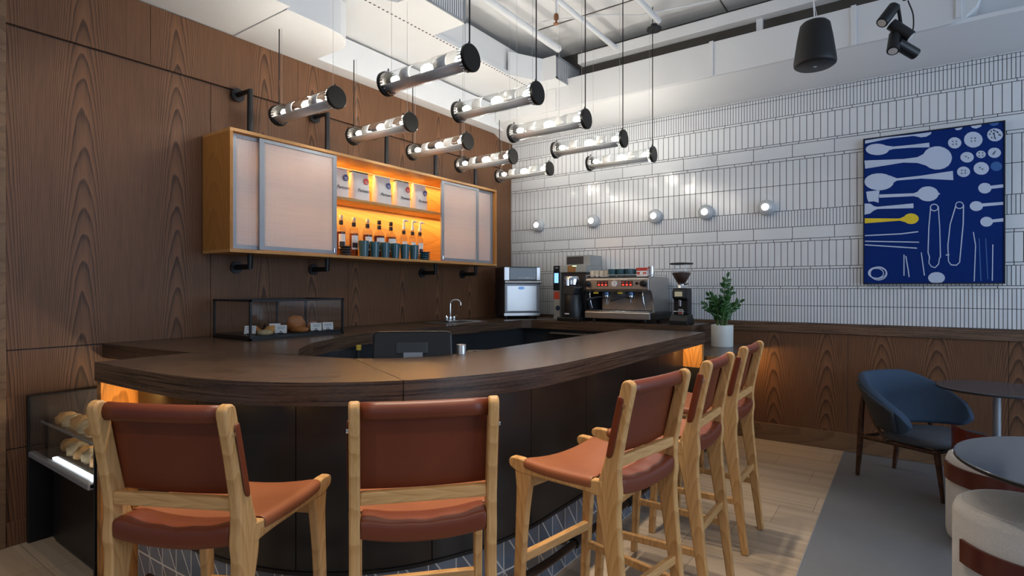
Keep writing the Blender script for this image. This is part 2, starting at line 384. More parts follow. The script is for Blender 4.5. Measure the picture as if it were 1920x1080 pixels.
def catmull(pts, sub=6, closed=False):
    P = [Vector(p) for p in pts]; out = []; n = len(P)
    for i in range(n if closed else n - 1):
        p0 = P[(i - 1) % n] if closed or i > 0 else P[i] * 2 - P[i + 1]
        p1 = P[i]; p2 = P[(i + 1) % n]
        p3 = P[(i + 2) % n] if closed or i < n - 2 else p2 * 2 - p1
        for k in range(sub):
            t = k / sub
            out.append(0.5 * ((2 * p1) + (p2 - p0) * t + (2 * p0 - 5 * p1 + 4 * p2 - p3) * t * t + (3 * p1 - p0 - 3 * p2 + p3) * t ** 3))
    if not closed: out.append(P[-1].copy())
    return out
def ribbon(pts, sub=6, round_end=False, round_start=False):
    """pts (x, z, width) -> outline polygon of a tapering bent bar"""
    q = catmull(pts, sub); L = []; Rr = []
    for i, p in enumerate(q):
        a = q[max(0, i - 1)]; b = q[min(len(q) - 1, i + 1)]
        t = Vector((b.x - a.x, b.y - a.y)).normalized(); n = Vector((-t.y, t.x))
        L.append((p.x + n.x * p.z / 2, p.y + n.y * p.z / 2)); Rr.append((p.x - n.x * p.z / 2, p.y - n.y * p.z / 2))
    def capp(p, a):  # half round beyond the end
        t = Vector((p.x - a.x, p.y - a.y)).normalized(); n = Vector((-t.y, t.x)); out = []
        for k in range(1, 7):
            an = PI * k / 7; out.append((p.x + (n.x * math.cos(an) + t.x * math.sin(an)) * p.z / 2, p.y + (n.y * math.cos(an) + t.y * math.sin(an)) * p.z / 2))
        return out
    poly = L + (capp(q[-1], q[-2]) if round_end else []) + Rr[::-1]
    if round_start: poly += capp(q[0], q[1])
    return poly
def offset_path(path, d):
    out = []
    for i, p in enumerate(path):
        a = Vector(path[max(0, i - 1)]); b = Vector(path[min(len(path) - 1, i + 1)])
        t = (b - a).normalized(); out.append((p[0] - t.y * d, p[1] + t.x * d))
    return out
_tc = {}
def text(name, s, size, mat, parent, M4, shear=0.0, ex=0.0006):
    cu = bpy.data.curves.new('t', 'FONT'); cu.body = s; cu.size = size; cu.shear = shear; cu.extrude = ex; cu.align_x = 'CENTER'; cu.align_y = 'CENTER'
    o = bpy.data.objects.new('t', cu); C.objects.link(o)
    dg = bpy.context.evaluated_depsgraph_get(); me = bpy.data.meshes.new_from_object(o.evaluated_get(dg))
    bpy.data.objects.remove(o); bpy.data.curves.remove(cu)
    me.name = name; me.materials.clear(); me.materials.append(mat); me.transform(M4)
    ob = bpy.data.objects.new(name, me); C.objects.link(ob); ob.parent = parent
    return ob

# ------------------------------------------------------------------ the room
WX, DY = -3.965, 5.544
# floor: pale planks round the bar, concrete beyond a metal edge
struct(MB().box(-3.965, -0.437, -2.0, DY, -0.06, 0.0).build('floor', M['planks']))
struct(MB().box(-0.437, 4.0, -2.0, DY, -0.06, -0.001).build('floor', M['concrete']))
struct(MB().box(-0.440, -0.434, -2.0, DY - 0.03, -0.05, 0.0015).build('trim_1', M['alu']))

# left wall: dark oak panels with shadow gaps, cornice board above, base below
m = MB(); m.cur = 1
m.box(WX - 0.10, WX - 0.006, -2.0, DY, 0, 3.215)
m.cur = 0
ys = [0.847, 1.93, 3.10, 4.30, 5.544]
for a, b in zip(ys[:-1], ys[1:]): m.box(WX - 0.02, WX, a + 0.0015, b - 0.0015, 1.064, 2.826)
m.box(WX - 0.02, WX, 0.847, DY, 0.525, 1.058)
m.box(WX - 0.02, WX, 0.847, DY, 0.0, 0.520)
struct(m.build('wall_left', [M['wall_oak'], M['grout']], bevel=0.0015))
m = MB()
ys = [-1.0, 0.62, 1.545, 2.60, 3.70, 4.80, 5.544]
for a, b in zip(ys[:-1], ys[1:]): m.box(WX - 0.02, WX + 0.018, a + 0.001, b - 0.001, 2.832, 3.215)
struct(m.build('trim_8', M['wall_oak'], bevel=0.0015))
struct(MB().box(WX, WX + 0.016, 0.847, 1.3, 0.0, 0.13).build('baseboard_left', M['wall_oak'], bevel=0.002))
struct(MB().box(WX - 0.1, WX + 0.022, -2.0, 0.845, 0, 3.215).build('trim_2', M['trimlight'], bevel=0.003))

# back wall: painted backing, glazed tiles in mixed courses, each tile bevelled and a hair out of true
struct(MB().box(WX - 0.1, 4.0, DY + 0.008, DY + 0.12, 0, 4.0).build('wall_back', M['white']))
rng = random.Random(11)
courses = [(3.185, 3.156, .15, .06), (3.156, 3.123, .0252, 0), (3.123, 2.966, .0252, 0), (2.966, 2.943, .15, .02), (2.943, 2.718, .0547, 0),
           (2.718, 2.698, .15, .06), (2.698, 2.581, .33, .159), (2.581, 2.555, .15, .11), (2.555, 2.336, .0547, 0), (2.336, 2.101, .0547, 0),
           (2.101, 1.952, .0252, 0), (1.952, 1.843, .33, .159), (1.843, 1.819, .15, .003), (1.819, 1.594, .0547, .01), (1.594, 1.570, .15, .003),
           (1.570, 1.417, .0252, 0), (1.417, 1.395, .15, .06), (1.395, 1.242, .0252, .004), (1.242, 1.089, .0252, .004)]
tv = MB(); tv.cur = 1
tv.box(WX, 4.0, DY + 0.0022, DY + 0.008, 1.085, 3.187); tv.cur = 0
for (zt, zb, w, off) in courses:
    g = 0.0016 if w < .03 else 0.0019
    n0 = math.floor((WX - (-1.0 + off)) / w) + 1
    x = -1.0 + off + (n0 - 1) * w
    while x < 2.2:
        a, b = max(x + g, WX + .001), x + w - g * 0.35
        if b > a + 0.006:
            dz0, dz1 = zb + g * 0.8, zt - g * 0.5
            y = DY - rng.uniform(0, 0.0008); t1 = rng.uniform(-.0005, .0005); t2 = rng.uniform(-.0005, .0005); bv = 0.0018
            fr = [(a + bv, y + t1 + t2, dz0 + bv), (b - bv, y - t1 + t2, dz0 + bv), (b - bv, y - t1 - t2, dz1 - bv), (a + bv, y + t1 - t2, dz1 - bv)]
            bk = [(a, DY + .004, dz0), (b, DY + .004, dz0), (b, DY + .004, dz1), (a, DY + .004, dz1)]
            tv.add(fr + bk, [(0, 1, 2, 3), (0, 4, 5, 1), (1, 5, 6, 2), (2, 6, 7, 3), (3, 7, 4, 0)])
        x += w
struct(tv.build('wall_back', [M['tile'], M['grout']]))
m = MB(); m.cur = 0
xs = [WX, -2.83, -1.62, -0.41, 0.62, 1.66, 2.7]
for a, b in zip(xs[:-1], xs[1:]): m.box(a + .0015, b - .0015, DY - .012, DY + .006, 0.0, 1.0)
struct(m.build('trim_3', M['wains_oak'], bevel=0.0015))
struct(MB().box(WX, 2.7, DY - .030, DY + .006, 1.003, 1.0885).build('trim_4', M['cap_oak'], bevel=0.002))
struct(MB().box(WX, 2.7, DY - .026, DY - .012, 0.0, 0.155).build('baseboard_back', M['trimlight'], bevel=0.003))

# ceiling: slab, low plaster soffit by the oak wall, dark sheet for the gap's shade, plaster bulkhead over the tiles
struct(MB().box(WX - .1, 4.0, -2.0, DY + .1, 3.95, 4.05).build('ceiling', M['plaster']))
struct(MB().prism([(WX - .1, -2.0), (-3.25, -2.0), (-3.25, 2.085), (WX - .1, 2.085)], 3.222, 3.95).build('ceiling', M['white']))
sof = [(WX - .1, 2.087), (-3.29, 2.087), (-3.29, 2.42), (-3.305, 2.52), (-3.35, 2.60), (-3.43, 2.66), (-3.52, 2.68), (-3.80, 2.68), (-3.80, DY), (WX - .1, DY)]
struct(MB().prism(sof, 3.216, 3.48).build('ceiling', M['duct'], bevel=0.004))
struct(MB().prism([(5.03, 3.27), (5.30, 3.165), (DY + .008, 3.165), (DY + .008, 3.95), (5.34, 3.95), (5.34, 3.40), (5.03, 3.30)], WX, 4.0, 'x').build('trim_5', M['white'], smooth=30))
struct(MB().box(WX, 0.32, 5.31, 5.338, 3.42, 3.95).build('trim_6', M['shade_joint']))  # dark sheet painted as the shade in the gap above the duct

# big painted duct along the tiled wall, its right end rounded
dt = thing('wall_duct', 'long white painted duct running above the tiled wall, its right end rounded', 'duct', (0, 0, 0))
pr = [(-3.0, 3.27), (0.16, 3.27), (0.26, 3.275), (0.34, 3.30), (0.395, 3.35), (0.425, 3.42), (0.435, 3.50), (0.435, 3.57), (-3.0, 3.57)]
MB().prism(pr, 5.0, 5.31, 'y').build('duct_body', M['duct'], dt, bevel=0.006)
for x in (-1.42, -0.35, 0.28): 
    z0 = 3.268 if x < 0.2 else 3.30
    MB().box(x, x + .035, 4.988, 5.0, z0, 3.575).build('seam_band', M['duct'], dt, bevel=0.002)
struct(MB().box(-3.795, -3.002, 5.0, 5.31, 3.27, 3.498).build('trim_9', M['white'], bevel=.004))
# concrete down-beam in front of the gap
tag(MB().box(-2.75, 3.5, 5.02, 5.13, 3.70, 3.80).build('ceiling_beam', M['duct'], bevel=0.004), 'long white beam crossing the ceiling above the dark gap over the duct', 'beam')
for x in (-1.05,):
    tag(MB().box(x, x + .05, 5.08, 5.12, 3.57, 3.70).build('hanger_strap', M['duct']), 'white strap hanging from the ceiling beam down to the wall duct', 'strap')
# supply duct with two grilled branches
sd = thing('supply_duct', 'white supply duct along the bar with two side branches ending in grilles', 'duct')
MB().box(WX, -3.235, 2.10, 5.33, 3.505, 3.80).build('duct_body', M['duct'], sd, bevel=0.004)
m = MB(); m.cur = 0
m.box(-3.235, -3.195, 1.2, 5.30, 3.500, 3.540); m.cur = 1
y = 1.24
while y < 5.28: m.cbox((-3.215, y, 3.4995), (.012, .018, .002)); y += .042
m.build('slotted_channel', [M['duct'], M['ink']], sd)
for (y0, y1, z1) in ((2.83, 3.37, 3.735), (4.77, 5.26, 3.735)):
    br = MB().prism([(-3.20, y0 - .25), (-3.05, y0), (-2.86, y0), (-2.86, y1), (-3.20, y1)] if y0 < 4 else [(-3.20, y0 - .35), (-3.02, y0), (-2.86, y0), (-2.86, y1), (-3.20, y1)], 3.50, z1).build('branch', M['duct'], sd, bevel=0.003)
    g = MB()
    g.box(-2.86, -2.852, y0, y1, 3.50, 3.518); g.box(-2.86, -2.852, y0, y1, z1 - .018, z1); g.box(-2.86, -2.852, y0, y0 + .018, 3.50, z1); g.box(-2.86, -2.852, y1 - .018, y1, 3.50, z1)
    n = 20
    for i in range(n):
        yy = y0 + .03 + (y1 - y0 - .06) * i / (n - 1); g.cbox((-2.858, yy, (3.50 + z1) / 2), (.010, .004, z1 - 3.52))
    g.build('grille', M['alu'], br)
    MB().box(-2.866, -2.8605, y0 + .015, y1 - .015, 3.515, z1 - .015).build('grille_opening', M['ink'], br)
# conduits under the slab
def conduit(pts, r, label): tag(MB().tube(pts, r, 10).build('conduit', M['duct'], smooth=40), label, 'pipe', 'white conduits under the slab')
conduit([(-2.80, 2.6, 3.76), (-2.80, 4.72, 3.76)], .035, 'thick white ceiling pipe running just right of the grilled ducts')
conduit([(-2.33, 2.4, 3.76), (-2.33, 5.16, 3.76)], .024, 'white ceiling pipe ending behind the middle pendant cables')
conduit([(-1.80, 1.8, 3.78), (-1.80, 4.78, 3.78)], .024, 'white ceiling pipe leading to the round black canopy')
conduit([(-2.9, 4.35, 3.90), (-2.3, 4.50, 3.86), (-1.95, 4.72, 3.85), (-1.2, 4.95, 3.89)], .008, 'thin white conduit looping sideways between the ceiling pipes')
tag(MB().lathe([(.06, 3.80), (.10, 3.815), (.10, 3.84), (.07, 3.86), (.04, 3.95)], 20, T((-2.06, 3.95, 0))).build('smoke_detector', M['white'], smooth=40), 'round white detector on the ceiling beside the pipes', 'detector')
spk = thing('sprinkler', 'small brass sprinkler head hanging from the white slab near the second pendant cable', 'sprinkler', (-2.238, 3.737, 3.50))
MB().tube([(0, 0, .05), (0, 0, .452)], .010, 10).build('drop_pipe', M['duct'], spk, smooth=50)
MB().lathe([(0, -.03), (.022, -.03), (.022, -.025), (.008, -.02), (.008, .0), (.018, .005), (.020, .03), (.014, .05), (0, .052)], 16).build('head', M['copper'], spk, smooth=40)
# joints of the slab formwork
m = MB()
for y in (2.2, 3.4, 4.6): m.box(-3.0, 4.0, y, y + .012, 3.944, 3.952)
for x in (-2.55, -1.35, -0.15, 1.05): m.box(x, x + .010, -1, 5.3, 3.9445, 3.952)
struct(m.build('trim_7', M['shade_joint']))

# ------------------------------------------------------------------ the bar
ZT = 1.064; TH = 0.085
outer = [(-3.0, .945), (-2.6, .957), (-2.25, .985), (-2.0, 1.045), (-1.8, 1.135), (-1.62, 1.27), (-1.47, 1.44), (-1.365, 1.64), (-1.29, 1.85), (-1.252, 2.08), (-1.245, 2.35), (-1.245, 3.0), (-1.245, 4.27)]
oc = [(p.x, p.y) for p in catmull([(a, b, 0) for a, b in outer], 6)]
inner = [(-1.865, 4.27), (-1.855, 2.25), (-1.88, 2.02), (-2.00, 1.83), (-2.15, 1.71), (-2.36, 1.655), (-2.66, 1.60), (-2.95, 1.47), (-3.03, 1.36)]
bar = thing('bar_counter', 'curved dark oak bar counter with black front and tiled base, stools along it', 'bar counter')
split = min(range(len(oc)), key=lambda i: abs(oc[i][0] + 1.50))
isp = 4
def top_piece(po, pi, name='worktop'):
    poly = po + pi
    m = MB(); n = len(poly)
    m.cur = 0; m.add([(x, y, ZT) for x, y in poly], [tuple(range(n))])
    m.cur = 1; vs = [(x, y, ZT) for x, y in poly] + [(x, y, ZT - TH) for x, y in poly]
    m.add(vs, [(i, (i + 1) % n, n + (i + 1) % n, n + i) for i in range(n)] + [tuple(range(n, 2 * n))])
    o = m.build(name, [M['bar_oak'], M['edge_oak']], bar, smooth=35)
    return o
top_piece(oc[:split + 1], [(-2.15 - .004, 1.71), (-2.36, 1.655), (-2.66, 1.60), (-2.95, 1.47), (-3.03, 1.36)])
top_piece([(oc[split][0] + .003, oc[split][1] + .002)] + oc[split + 1:], inner[:4] + [(-2.148, 1.71)])
# front panels of black stained boards, tiled plinth with a metal trim
face = offset_path(oc, 0.15)
face = [p for p in face if p[0] > -2.945]
Lc = [0]
for a, b in zip(face[:-1], face[1:]): Lc.append(Lc[-1] + math.hypot(b[0] - a[0], b[1] - a[1]))
def at(s):
    for i in range(len(Lc) - 1):
        if s <= Lc[i + 1] + 1e-9:
            t = (s - Lc[i]) / (Lc[i + 1] - Lc[i]); return (face[i][0] + (face[i + 1][0] - face[i][0]) * t, face[i][1] + (face[i + 1][1] - face[i][1]) * t)
    return face[-1]
tot = Lc[-1] - 0.055
nb = 8
for i in range(nb):
    s0, s1 = tot * i / nb + .002, tot * (i + 1) / nb - .002
    k = 10
    pts = [at(s0 + (s1 - s0) * j / k) for j in range(k + 1)]; back = offset_path(pts, 0.02)
    m = MB(); m.prism(pts + back[::-1], 0.315, ZT - TH - .001)
    m.build('front_panel', M['panel'], bar, smooth=35)
k = 60
pts = [at(tot * j / k) for j in range(k + 1)]
def strip(z0, z1, o0, name, mat, uvon=False):
    f0 = offset_path(pts, -o0); b0 = offset_path(pts, 0.03)
    m = MB(); n = len(pts); vs = []
    for (x, y) in f0: vs += [(x, y, z0), (x, y, z1)]
    for (x, y) in b0: vs += [(x, y, z0), (x, y, z1)]
    fs = []
    for i in range(n - 1):
        a = 2 * i; b = 2 * n + 2 * i
        fs += [(a, a + 2, a + 3, a + 1), (b, b + 1, b + 3, b + 2), (a + 1, a + 3, b + 3, b + 1), (a, b, b + 2, a + 2)]
    fs += [(0, 1, 2 * n + 1, 2 * n), (2 * n - 2, 4 * n - 2, 4 * n - 1, 2 * n - 1)]
    m.add(vs, fs)
    if uvon:
        for i in range(n):
            s = tot * i / k
            for q, z in ((0, z0), (1, z1)): m.uv[2 * i + q] = (s, z); m.uv[2 * n + 2 * i + q] = (s, z)
    return m.build(name, mat, bar, smooth=35)
strip(0.0, 0.30, 0.0, 'tiled_plinth', M['tri'], True)
strip(0.30, 0.314, 0.006, 'plinth_trim', M['black'])
# inner carcass that closes the back of the bar
bk = offset_path(pts, 0.42)
m = MB(); m.prism(offset_path(pts, 0.40) + bk[::-1], 0.0, 0.80); m.build('service_side', M['charcoal'], bar, smooth=35)
# end panels
MB().box(-3.0, -2.955, .955, 1.355, 0.0, ZT - TH).build('end_panel', M['warm_oak_side'], bar, bevel=0.002)
MB().box(-1.85, -1.253, 4.225, 4.27, 0.0, ZT - TH).build('end_panel', M['warm_oak'], bar, bevel=0.002)
MB().box(-1.85, -1.268, 4.213, 4.2245, 0.0, 0.80).build('lower_cladding', M['panel'], bar, bevel=0.001)
# LED strip tucked under the overhang
lp = offset_path(oc, 0.11); lp = [p for p in lp if p[0] > -2.93]
led = MB().tube([(x, y, ZT - TH - .006) for x, y in lp], 0.005, 6).build('led_strip', M['led_dim'], bar)
# foot rail
fr = offset_path(pts, -0.075); fr = fr[4:-2]
MB().tube([(x, y, .155) for x, y in fr], .019, 12).build('foot_rail', M['bronze'], bar, smooth=60)
for i in range(3, len(fr), 9):
    a = Vector((*offset_path(pts, 0.0)[i + 4], .155)); b = Vector((*fr[i], .155)); d = (a - b).normalized()
    br = MB().tube([a, b], .007, 8).build('rail_bracket', M['black'], bar, smooth=60)
    MB().tube([a, a - d * .012], .032, 14).build('flange', M['black'], br, smooth=50)
    MB().tube([b - Vector((d.y, -d.x, 0)) * .02, b + Vector((d.y, -d.x, 0)) * .02], .026, 12).build('clamp', M['black'], br, smooth=50)
# under-bar LED light at both ends, where the strip shows on the end panels
area('bar_led', (-2.72, 1.05, ZT - TH - .02), (-2.97, 1.10, .55), .22, .03, 2.6, LED)
area('bar_led', (-1.37, 4.02, ZT - TH - .02), (-1.36, 4.24, .78), .12, .03, 1.6, LED)
for i in range(6, len(lp) - 6, 8):
    o = area('bar_led', (lp[i][0], lp[i][1], ZT - TH - .02), (lp[i][0], lp[i][1], 0), .25, .02, .12, LED)

# back counter: continuous worktop along both walls, dark base below
cpoly = [(WX, 1.29), (-3.05, 1.38), (-2.66, 1.605), (-2.66, 1.64), (-2.95, 1.97), (-3.15, 2.35), (-3.27, 2.75), (-3.30, 3.2), (-3.30, 4.80), (-3.22, 4.87), (-1.54, 4.87), (-1.54, DY - .031), (WX, DY - .031)]
# stop the worktop short of the bar end so that the two butt
cpoly = [(WX + .0015, 1.29), (-3.035, 1.375), (-2.95, 1.48), (-2.66, 1.612), (-2.50, 1.64), (-2.72, 1.80), (-2.97, 2.06), (-3.15, 2.38), (-3.27, 2.75), (-3.30, 3.2), (-3.30, 4.80), (-3.22, 4.87), (-1.54, 4.87), (-1.54, DY - .031), (WX + .0015, DY - .031)]
bc = thing('back_counter', 'dark oak back counter along both walls carrying coffee machines and sink', 'counter')
m = MB(); n = len(cpoly); m.cur = 0; m.add([(x, y, ZT) for x, y in cpoly], [tuple(range(n))])
m.cur = 1; m.add([(x, y, ZT) for x, y in cpoly] + [(x, y, ZT - TH) for x, y in cpoly], [(i, (i + 1) % n, n + (i + 1) % n, n + i) for i in range(n)] + [tuple(range(n, 2 * n))])
m.build('worktop', [M['bar_oak'], M['edge_oak']], bc)
MB().prism([(WX + .002, 1.75), (-3.1, 1.75), (-3.1, 2.35), (-3.38, 2.75), (-3.38, 4.95), (-1.62, 4.95), (-1.62, DY - .032), (WX + .002, DY - .032)], 0.0, ZT - TH).build('base_cabinet', M['charcoal'], bc)
MB().box(-1.585, -1.54, 4.88, DY - .031, 0.0, ZT - TH).build('end_panel', M['edge_oak'], bc, bevel=.002)
MB().box(-3.05, -1.75, 4.925, 4.95, 0.60, 0.93).build('drawer_front', M['panel'], bc, bevel=.003)
MB().box(-3.0, -1.8, 4.88, 4.925, 0.93, 0.945).build('steel_edge', M['steel'], bc)
# work shelf on the service side with a steel edge
ws = thing('work_bench', 'low dark work bench with steel edge behind the bar', 'work bench', (0, 0, 0))
MB().prism([(-2.05, 1.97), (-1.98, 2.15), (-1.98, 3.6), (-2.5, 3.6), (-2.5, 2.4), (-2.78, 2.12), (-2.45, 1.80), (-2.2, 1.84)], 0.84, 0.88).build('bench_top', M['charcoal'], ws)
MB().prism([(-2.50, 2.42), (-2.50, 3.6), (-2.53, 3.6), (-2.53, 2.40), (-2.80, 2.14), (-2.78, 2.12)], 0.85, 0.893).build('steel_edge', M['steel'], ws)
for (x, y) in ((-2.05, 2.2), (-2.05, 3.55), (-2.46, 3.55), (-2.46, 2.45)): MB().box(x - .02, x + .02, y - .02, y + .02, 0, .84).build('leg', M['black'], ws)

# lower pass counter behind the bar end
pc = thing('pass_counter', 'low dark pass counter between the bar end and the oak dado, plant pot on it', 'counter')
m = MB(); m.cur = 0; m.box(-1.535, -1.11, 4.275, DY - .031, .845, .885)
m.build('worktop', M['bar_oak'], pc, bevel=.003)
MB().box(-1.535, -1.40, 4.30, 4.86, 0.0, .845).build('support_panel', M['panel'], pc, bevel=.002)
area('pass_led', (-1.22, 5.36, .838), (-1.0, 5.5, .35), .30, .05, 2.6, LED)

# ------------------------------------------------------------------ bar stools
def make_stool(label):
    t = thing('bar_stool', label, 'stool', group='tan leather bar stools along the bar')
    th = .030
    def yy(x): return .190 + .024 * (x / .5)       # frame opens a little to the front
    def side(poly, s, name, mat=M['ash'], t2=th, bev=.006):
        m = MB(); n = len(poly); vs = []
        for e in (-t2 / 2, t2 / 2):
            for (x, z) in poly: vs.append((x, s * yy(x) + e, z))
        m.add(vs, [tuple(range(n))[::-1], tuple(range(n, 2 * n))] + [(i, (i + 1) % n, n + (i + 1) % n, n + i) for i in range(n)])
        return m.build(name, mat, t, smooth=35, bevel=bev)
    up = [(.085, .715, .088), (.073, .80, .058), (.045, .93, .048), (.012, 1.072, .046)]
    low = [(0.005, 0, .034), (.030, .20, .042), (.055, .40, .054), (.078, .58, .068), (.088, .665, .085)]
    for s in (-1, 1):
        side(ribbon(low + up[:0] + [(.085, .715, .090), (.073, .80, .060), (.045, .93, .048), (.012, 1.072, .046)], 6, True), s, 'rear_leg')
        side(ribbon([(.505, 0, .033), (.492, .25, .039), (.478, .48, .047), (.466, .62, .062), (.462, .695, .085)], 6), s, 'front_leg')
        side(ribbon([(.105, .714, .062), (.18, .713, .046), (.30, .711, .042), (.40, .711, .046), (.475, .716, .058), (.512, .722, .046)], 6, True), s, 'seat_rail', M['ash'], th + .002)
        # lower side stretcher
        side([(.045, .255), (.49, .255), (.49, .287), (.048, .287)], s, 'stretcher', M['ash'], .022, .004)
    w0 = yy(.485); MB().box(.468, .494, -w0, w0, .338, .374).build('stretcher', M['ash_x'], t, bevel=.004)
    w0 = yy(.05); MB().box(.040, .062, -w0, w0, .345, .378).build('stretcher', M['ash_x'], t, bevel=.004)
    w0 = yy(.06); MB().box(.048, .072, -w0 + .014, w0 - .014, .795, .832).build('back_rail', M['ash_x'], t, bevel=.005)
    w0 = yy(.46); MB().box(.440, .462, -w0, w0, .635, .678).build('seat_rail', M['ash_x'], t, bevel=.004)
    # sling seat: leather wrapped over both side rails, sagging between them, rolled down at the back
    rows = []
    xs = [.150, .160, .20, .26, .32, .38, .43, .455]
    def zr(x): 
        q = [(.105, .743), (.18, .7365), (.30, .7325), (.40, .735), (.475, .745), (.53, .75)]
        for (a, za), (b, zb) in zip(q[:-1], q[1:]):
            if x <= b: return za + (zb - za) * (x - a) / (b - a)
        return q[-1][1]
    def cross(x, dz=0, sag=.020):
        h = yy(x) + th / 2 + .003; zt = zr(x) + .0045 + dz; out = []
        out.append((x, -h + .002, zt - .034)); out.append((x, -h - .001, zt - .022)); out.append((x, -h, zt - .006)); out.append((x, -h + .010, zt))
        for k in range(13):
            y = -h + .028 + (2 * h - .056) * k / 12; u = y / (h - .028)
            out.append((x, y, zt - sag * (1 - u * u)))
        out += [(x, h - .010, zt), (x, h, zt - .006), (x, h + .001, zt - .022), (x, h - .002, zt - .034)]
        return out
    rows = [cross(x) for x in xs]
    MB().grid(rows).build('seat', M['leather_lit'], t, smooth=180, solid=.004, subd=1)
    # rolled rear hem of the seat between the rear legs
    hw = yy(.1) - th / 2 - .002; prof = []
    for k in range(13):
        a = k / 12; prof.append(a)
    rr = []
    for k in range(13):
        y = -hw + 2 * hw * k / 12; u = y / hw; sg = .020 * (1 - u * u); wob = .004 * math.sin(k * 1.9) + .003 * math.sin(k * 3.1)
        z0 = .756 - sg
        rr.append([(.160, y, z0 - .010), (.120, y, z0 + .001 + wob * .5), (.075, y, z0 + .002 + wob), (.052, y, z0 + wob * .6), (.046, y, z0 - .006), (.045, y, z0 - .025), (.047, y, z0 - .048), (.052, y, z0 - .054), (.062, y, z0 - .052), (.075, y, z0 - .03)])
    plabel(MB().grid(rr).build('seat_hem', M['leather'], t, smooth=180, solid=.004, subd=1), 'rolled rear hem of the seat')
    # back sling wrapped round the uprights, rolled along the top
    def xu(z):
        q = [(.715, .085), (.80, .073), (.93, .045), (1.072, .012)]
        for (a, xa), (b, xb) in zip(q[:-1], q[1:]):
            if z <= b: return xa + (xb - xa) * (z - a) / (b - a)
        return q[-1][1]
    rows = []
    for z in (.825, .87, .92, .97, 1.015, 1.040):
        x = xu(z); h = yy(x) + th / 2 + .003; d = .027; r_ = []
        r_ += [(x - .004, -h - .001, z), (x + d - .006, -h, z), (x + d + .002, -h + .006, z)]
        for k in range(9):
            y = -h + .03 + (2 * h - .06) * k / 8; u = y / (h - .03); r_.append((x + d + .002 - .014 * (1 - u * u), y, z))
        r_ += [(x + d + .002, h - .006, z), (x + d - .006, h, z), (x - .004, h + .001, z)]
        rows.append(r_)
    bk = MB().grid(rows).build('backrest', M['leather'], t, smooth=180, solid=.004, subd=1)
    x = xu(1.055); hw = yy(x) - th / 2
    rl = []
    for k in range(9):
        y = -hw + 2 * hw * k / 8; u = y / hw; rl.append((x + .012 - .012 * (1 - u * u), y, 1.062))
    m = MB()
    rows = []
    for (px_, y, z) in rl:
        rows.append([(px_ + .017 * math.cos(a) * 1.0 + .0, y, z + .024 * math.sin(a)) for a in [R(20 + 32 * j) for j in range(10)]])
    m.grid(rows); m.build('top_roll', M['leather'], bk, smooth=180, solid=.004)
    for s in (-1, 1):
        m = MB(); m.tube([(.020, s * (yy(.02) + th / 2), 1.012), (.020, s * (yy(.02) + th / 2 + .006), 1.012)], .006, 8)
        m.build('screw', M['chrome'], bk)
    return t
S0 = make_stool('bar stool leftmost of the five, seen from behind beside the chilled pastry cabinet')
S0.location = (-1.622, .650, 0); S0.rotation_euler = (0, 0, R(117.6))
for (x, y, a, lb) in [(-1.076, 1.101, 137.2, 'bar stool seen square from behind at the middle of the bar curve, second from left'),
                      (-.706, 1.903, 171, 'bar stool in the middle of the five, nearest of the row on the right'),
                      (-.675, 2.569, 180.5, 'bar stool second from the far end of the bar, between two others'),
                      (-.684, 3.264, 180, 'bar stool farthest away, nearest the potted plant and oak dado')]:
    dup(S0, (x, y, 0), R(a), lb)

# ------------------------------------------------------------------ wall cabinet
cb = thing('wall_cabinet', 'honey oak wall cabinet with reeded sliding doors and glowing open middle', 'cabinet')
x0, x1, y0, y1, z0, z1 = WX + .012, -3.59, 1.87, 4.755, 1.635, 2.452
m = MB(); t_ = .022
m.box(x0, x1, y0, y1, z1 - t_, z1); m.box(x0, x1, y0, y1, z0, z0 + t_)
m.build('carcass', M['cab_oak'], cb, bevel=.0015)
for a in (y0, y1 - t_): MB().box(x0, x1, a, a + t_, z0 + t_, z1 - t_).build('side_panel', M['cab_side'], cb, bevel=.0015)
MB().box(x0, x0 + .012, y0 + t_, y1 - t_, z0 + t_, z1 - t_).build('back_panel', M['cab_oak'], cb)
MB().box(x0 + .012, x1 - .075, y0 + t_, y1 - t_, 2.105, 2.128).build('shelf', M['cab_oak'], cb, bevel=.001)
def door(a, b, x, name, both=True):
    d = MB().box(x - .003, x + .003, a + .03, b - .03, z0 + .05, z1 - .05).build(name, M['reeded'], cb)
    f = MB(); q = .036
    f.box(x - .009, x + .009, a, a + q, z0 + .026, z1 - .026); f.box(x - .009, x + .009, b - q, b, z0 + .026, z1 - .026)
    f.box(x - .009, x + .009, a + q, b - q, z0 + .026, z0 + .055); f.box(x - .009, x + .009, a + q, b - q, z1 - .050, z1 - .026)
    f.build('frame', M['alu'], d, bevel=.001); return d
door(y0 + .026, 2.13, x1 - .045, 'fixed_pane'); d1 = door(2.08, 2.71, x1 - .020, 'sliding_door')
d2 = door(3.90, 4.46, x1 - .020, 'sliding_door'); door(4.42, y1 - .026, x1 - .045, 'fixed_pane')
for d, y in ((d1, 2.692), (d2, 3.918)): MB().box(x1 - .012, x1 - .001, y - .012, y + .012, z0 + .035, z0 + .075).build('lock', M['chrome'], d, bevel=.003)
m = MB().box(x0 + .015, x0 + .025, y0 + .05, y1 - .05, z1 - .026, z1 - .0225).build('led_strip', M['led'], cb)
area('cabinet_led', (x0 + .10, (y0 + y1) / 2, z1 - .03), (x0 + .06, (y0 + y1) / 2, z0), 2.6, .04, 14, LED).rotation_euler = (0, 0, R(90))
area('cabinet_led', (x0 + .10, (y0 + y1) / 2, 2.10), (x0 + .10, (y0 + y1) / 2, z0), 2.6, .04, 14, LED).rotation_euler = (0, 0, R(90))
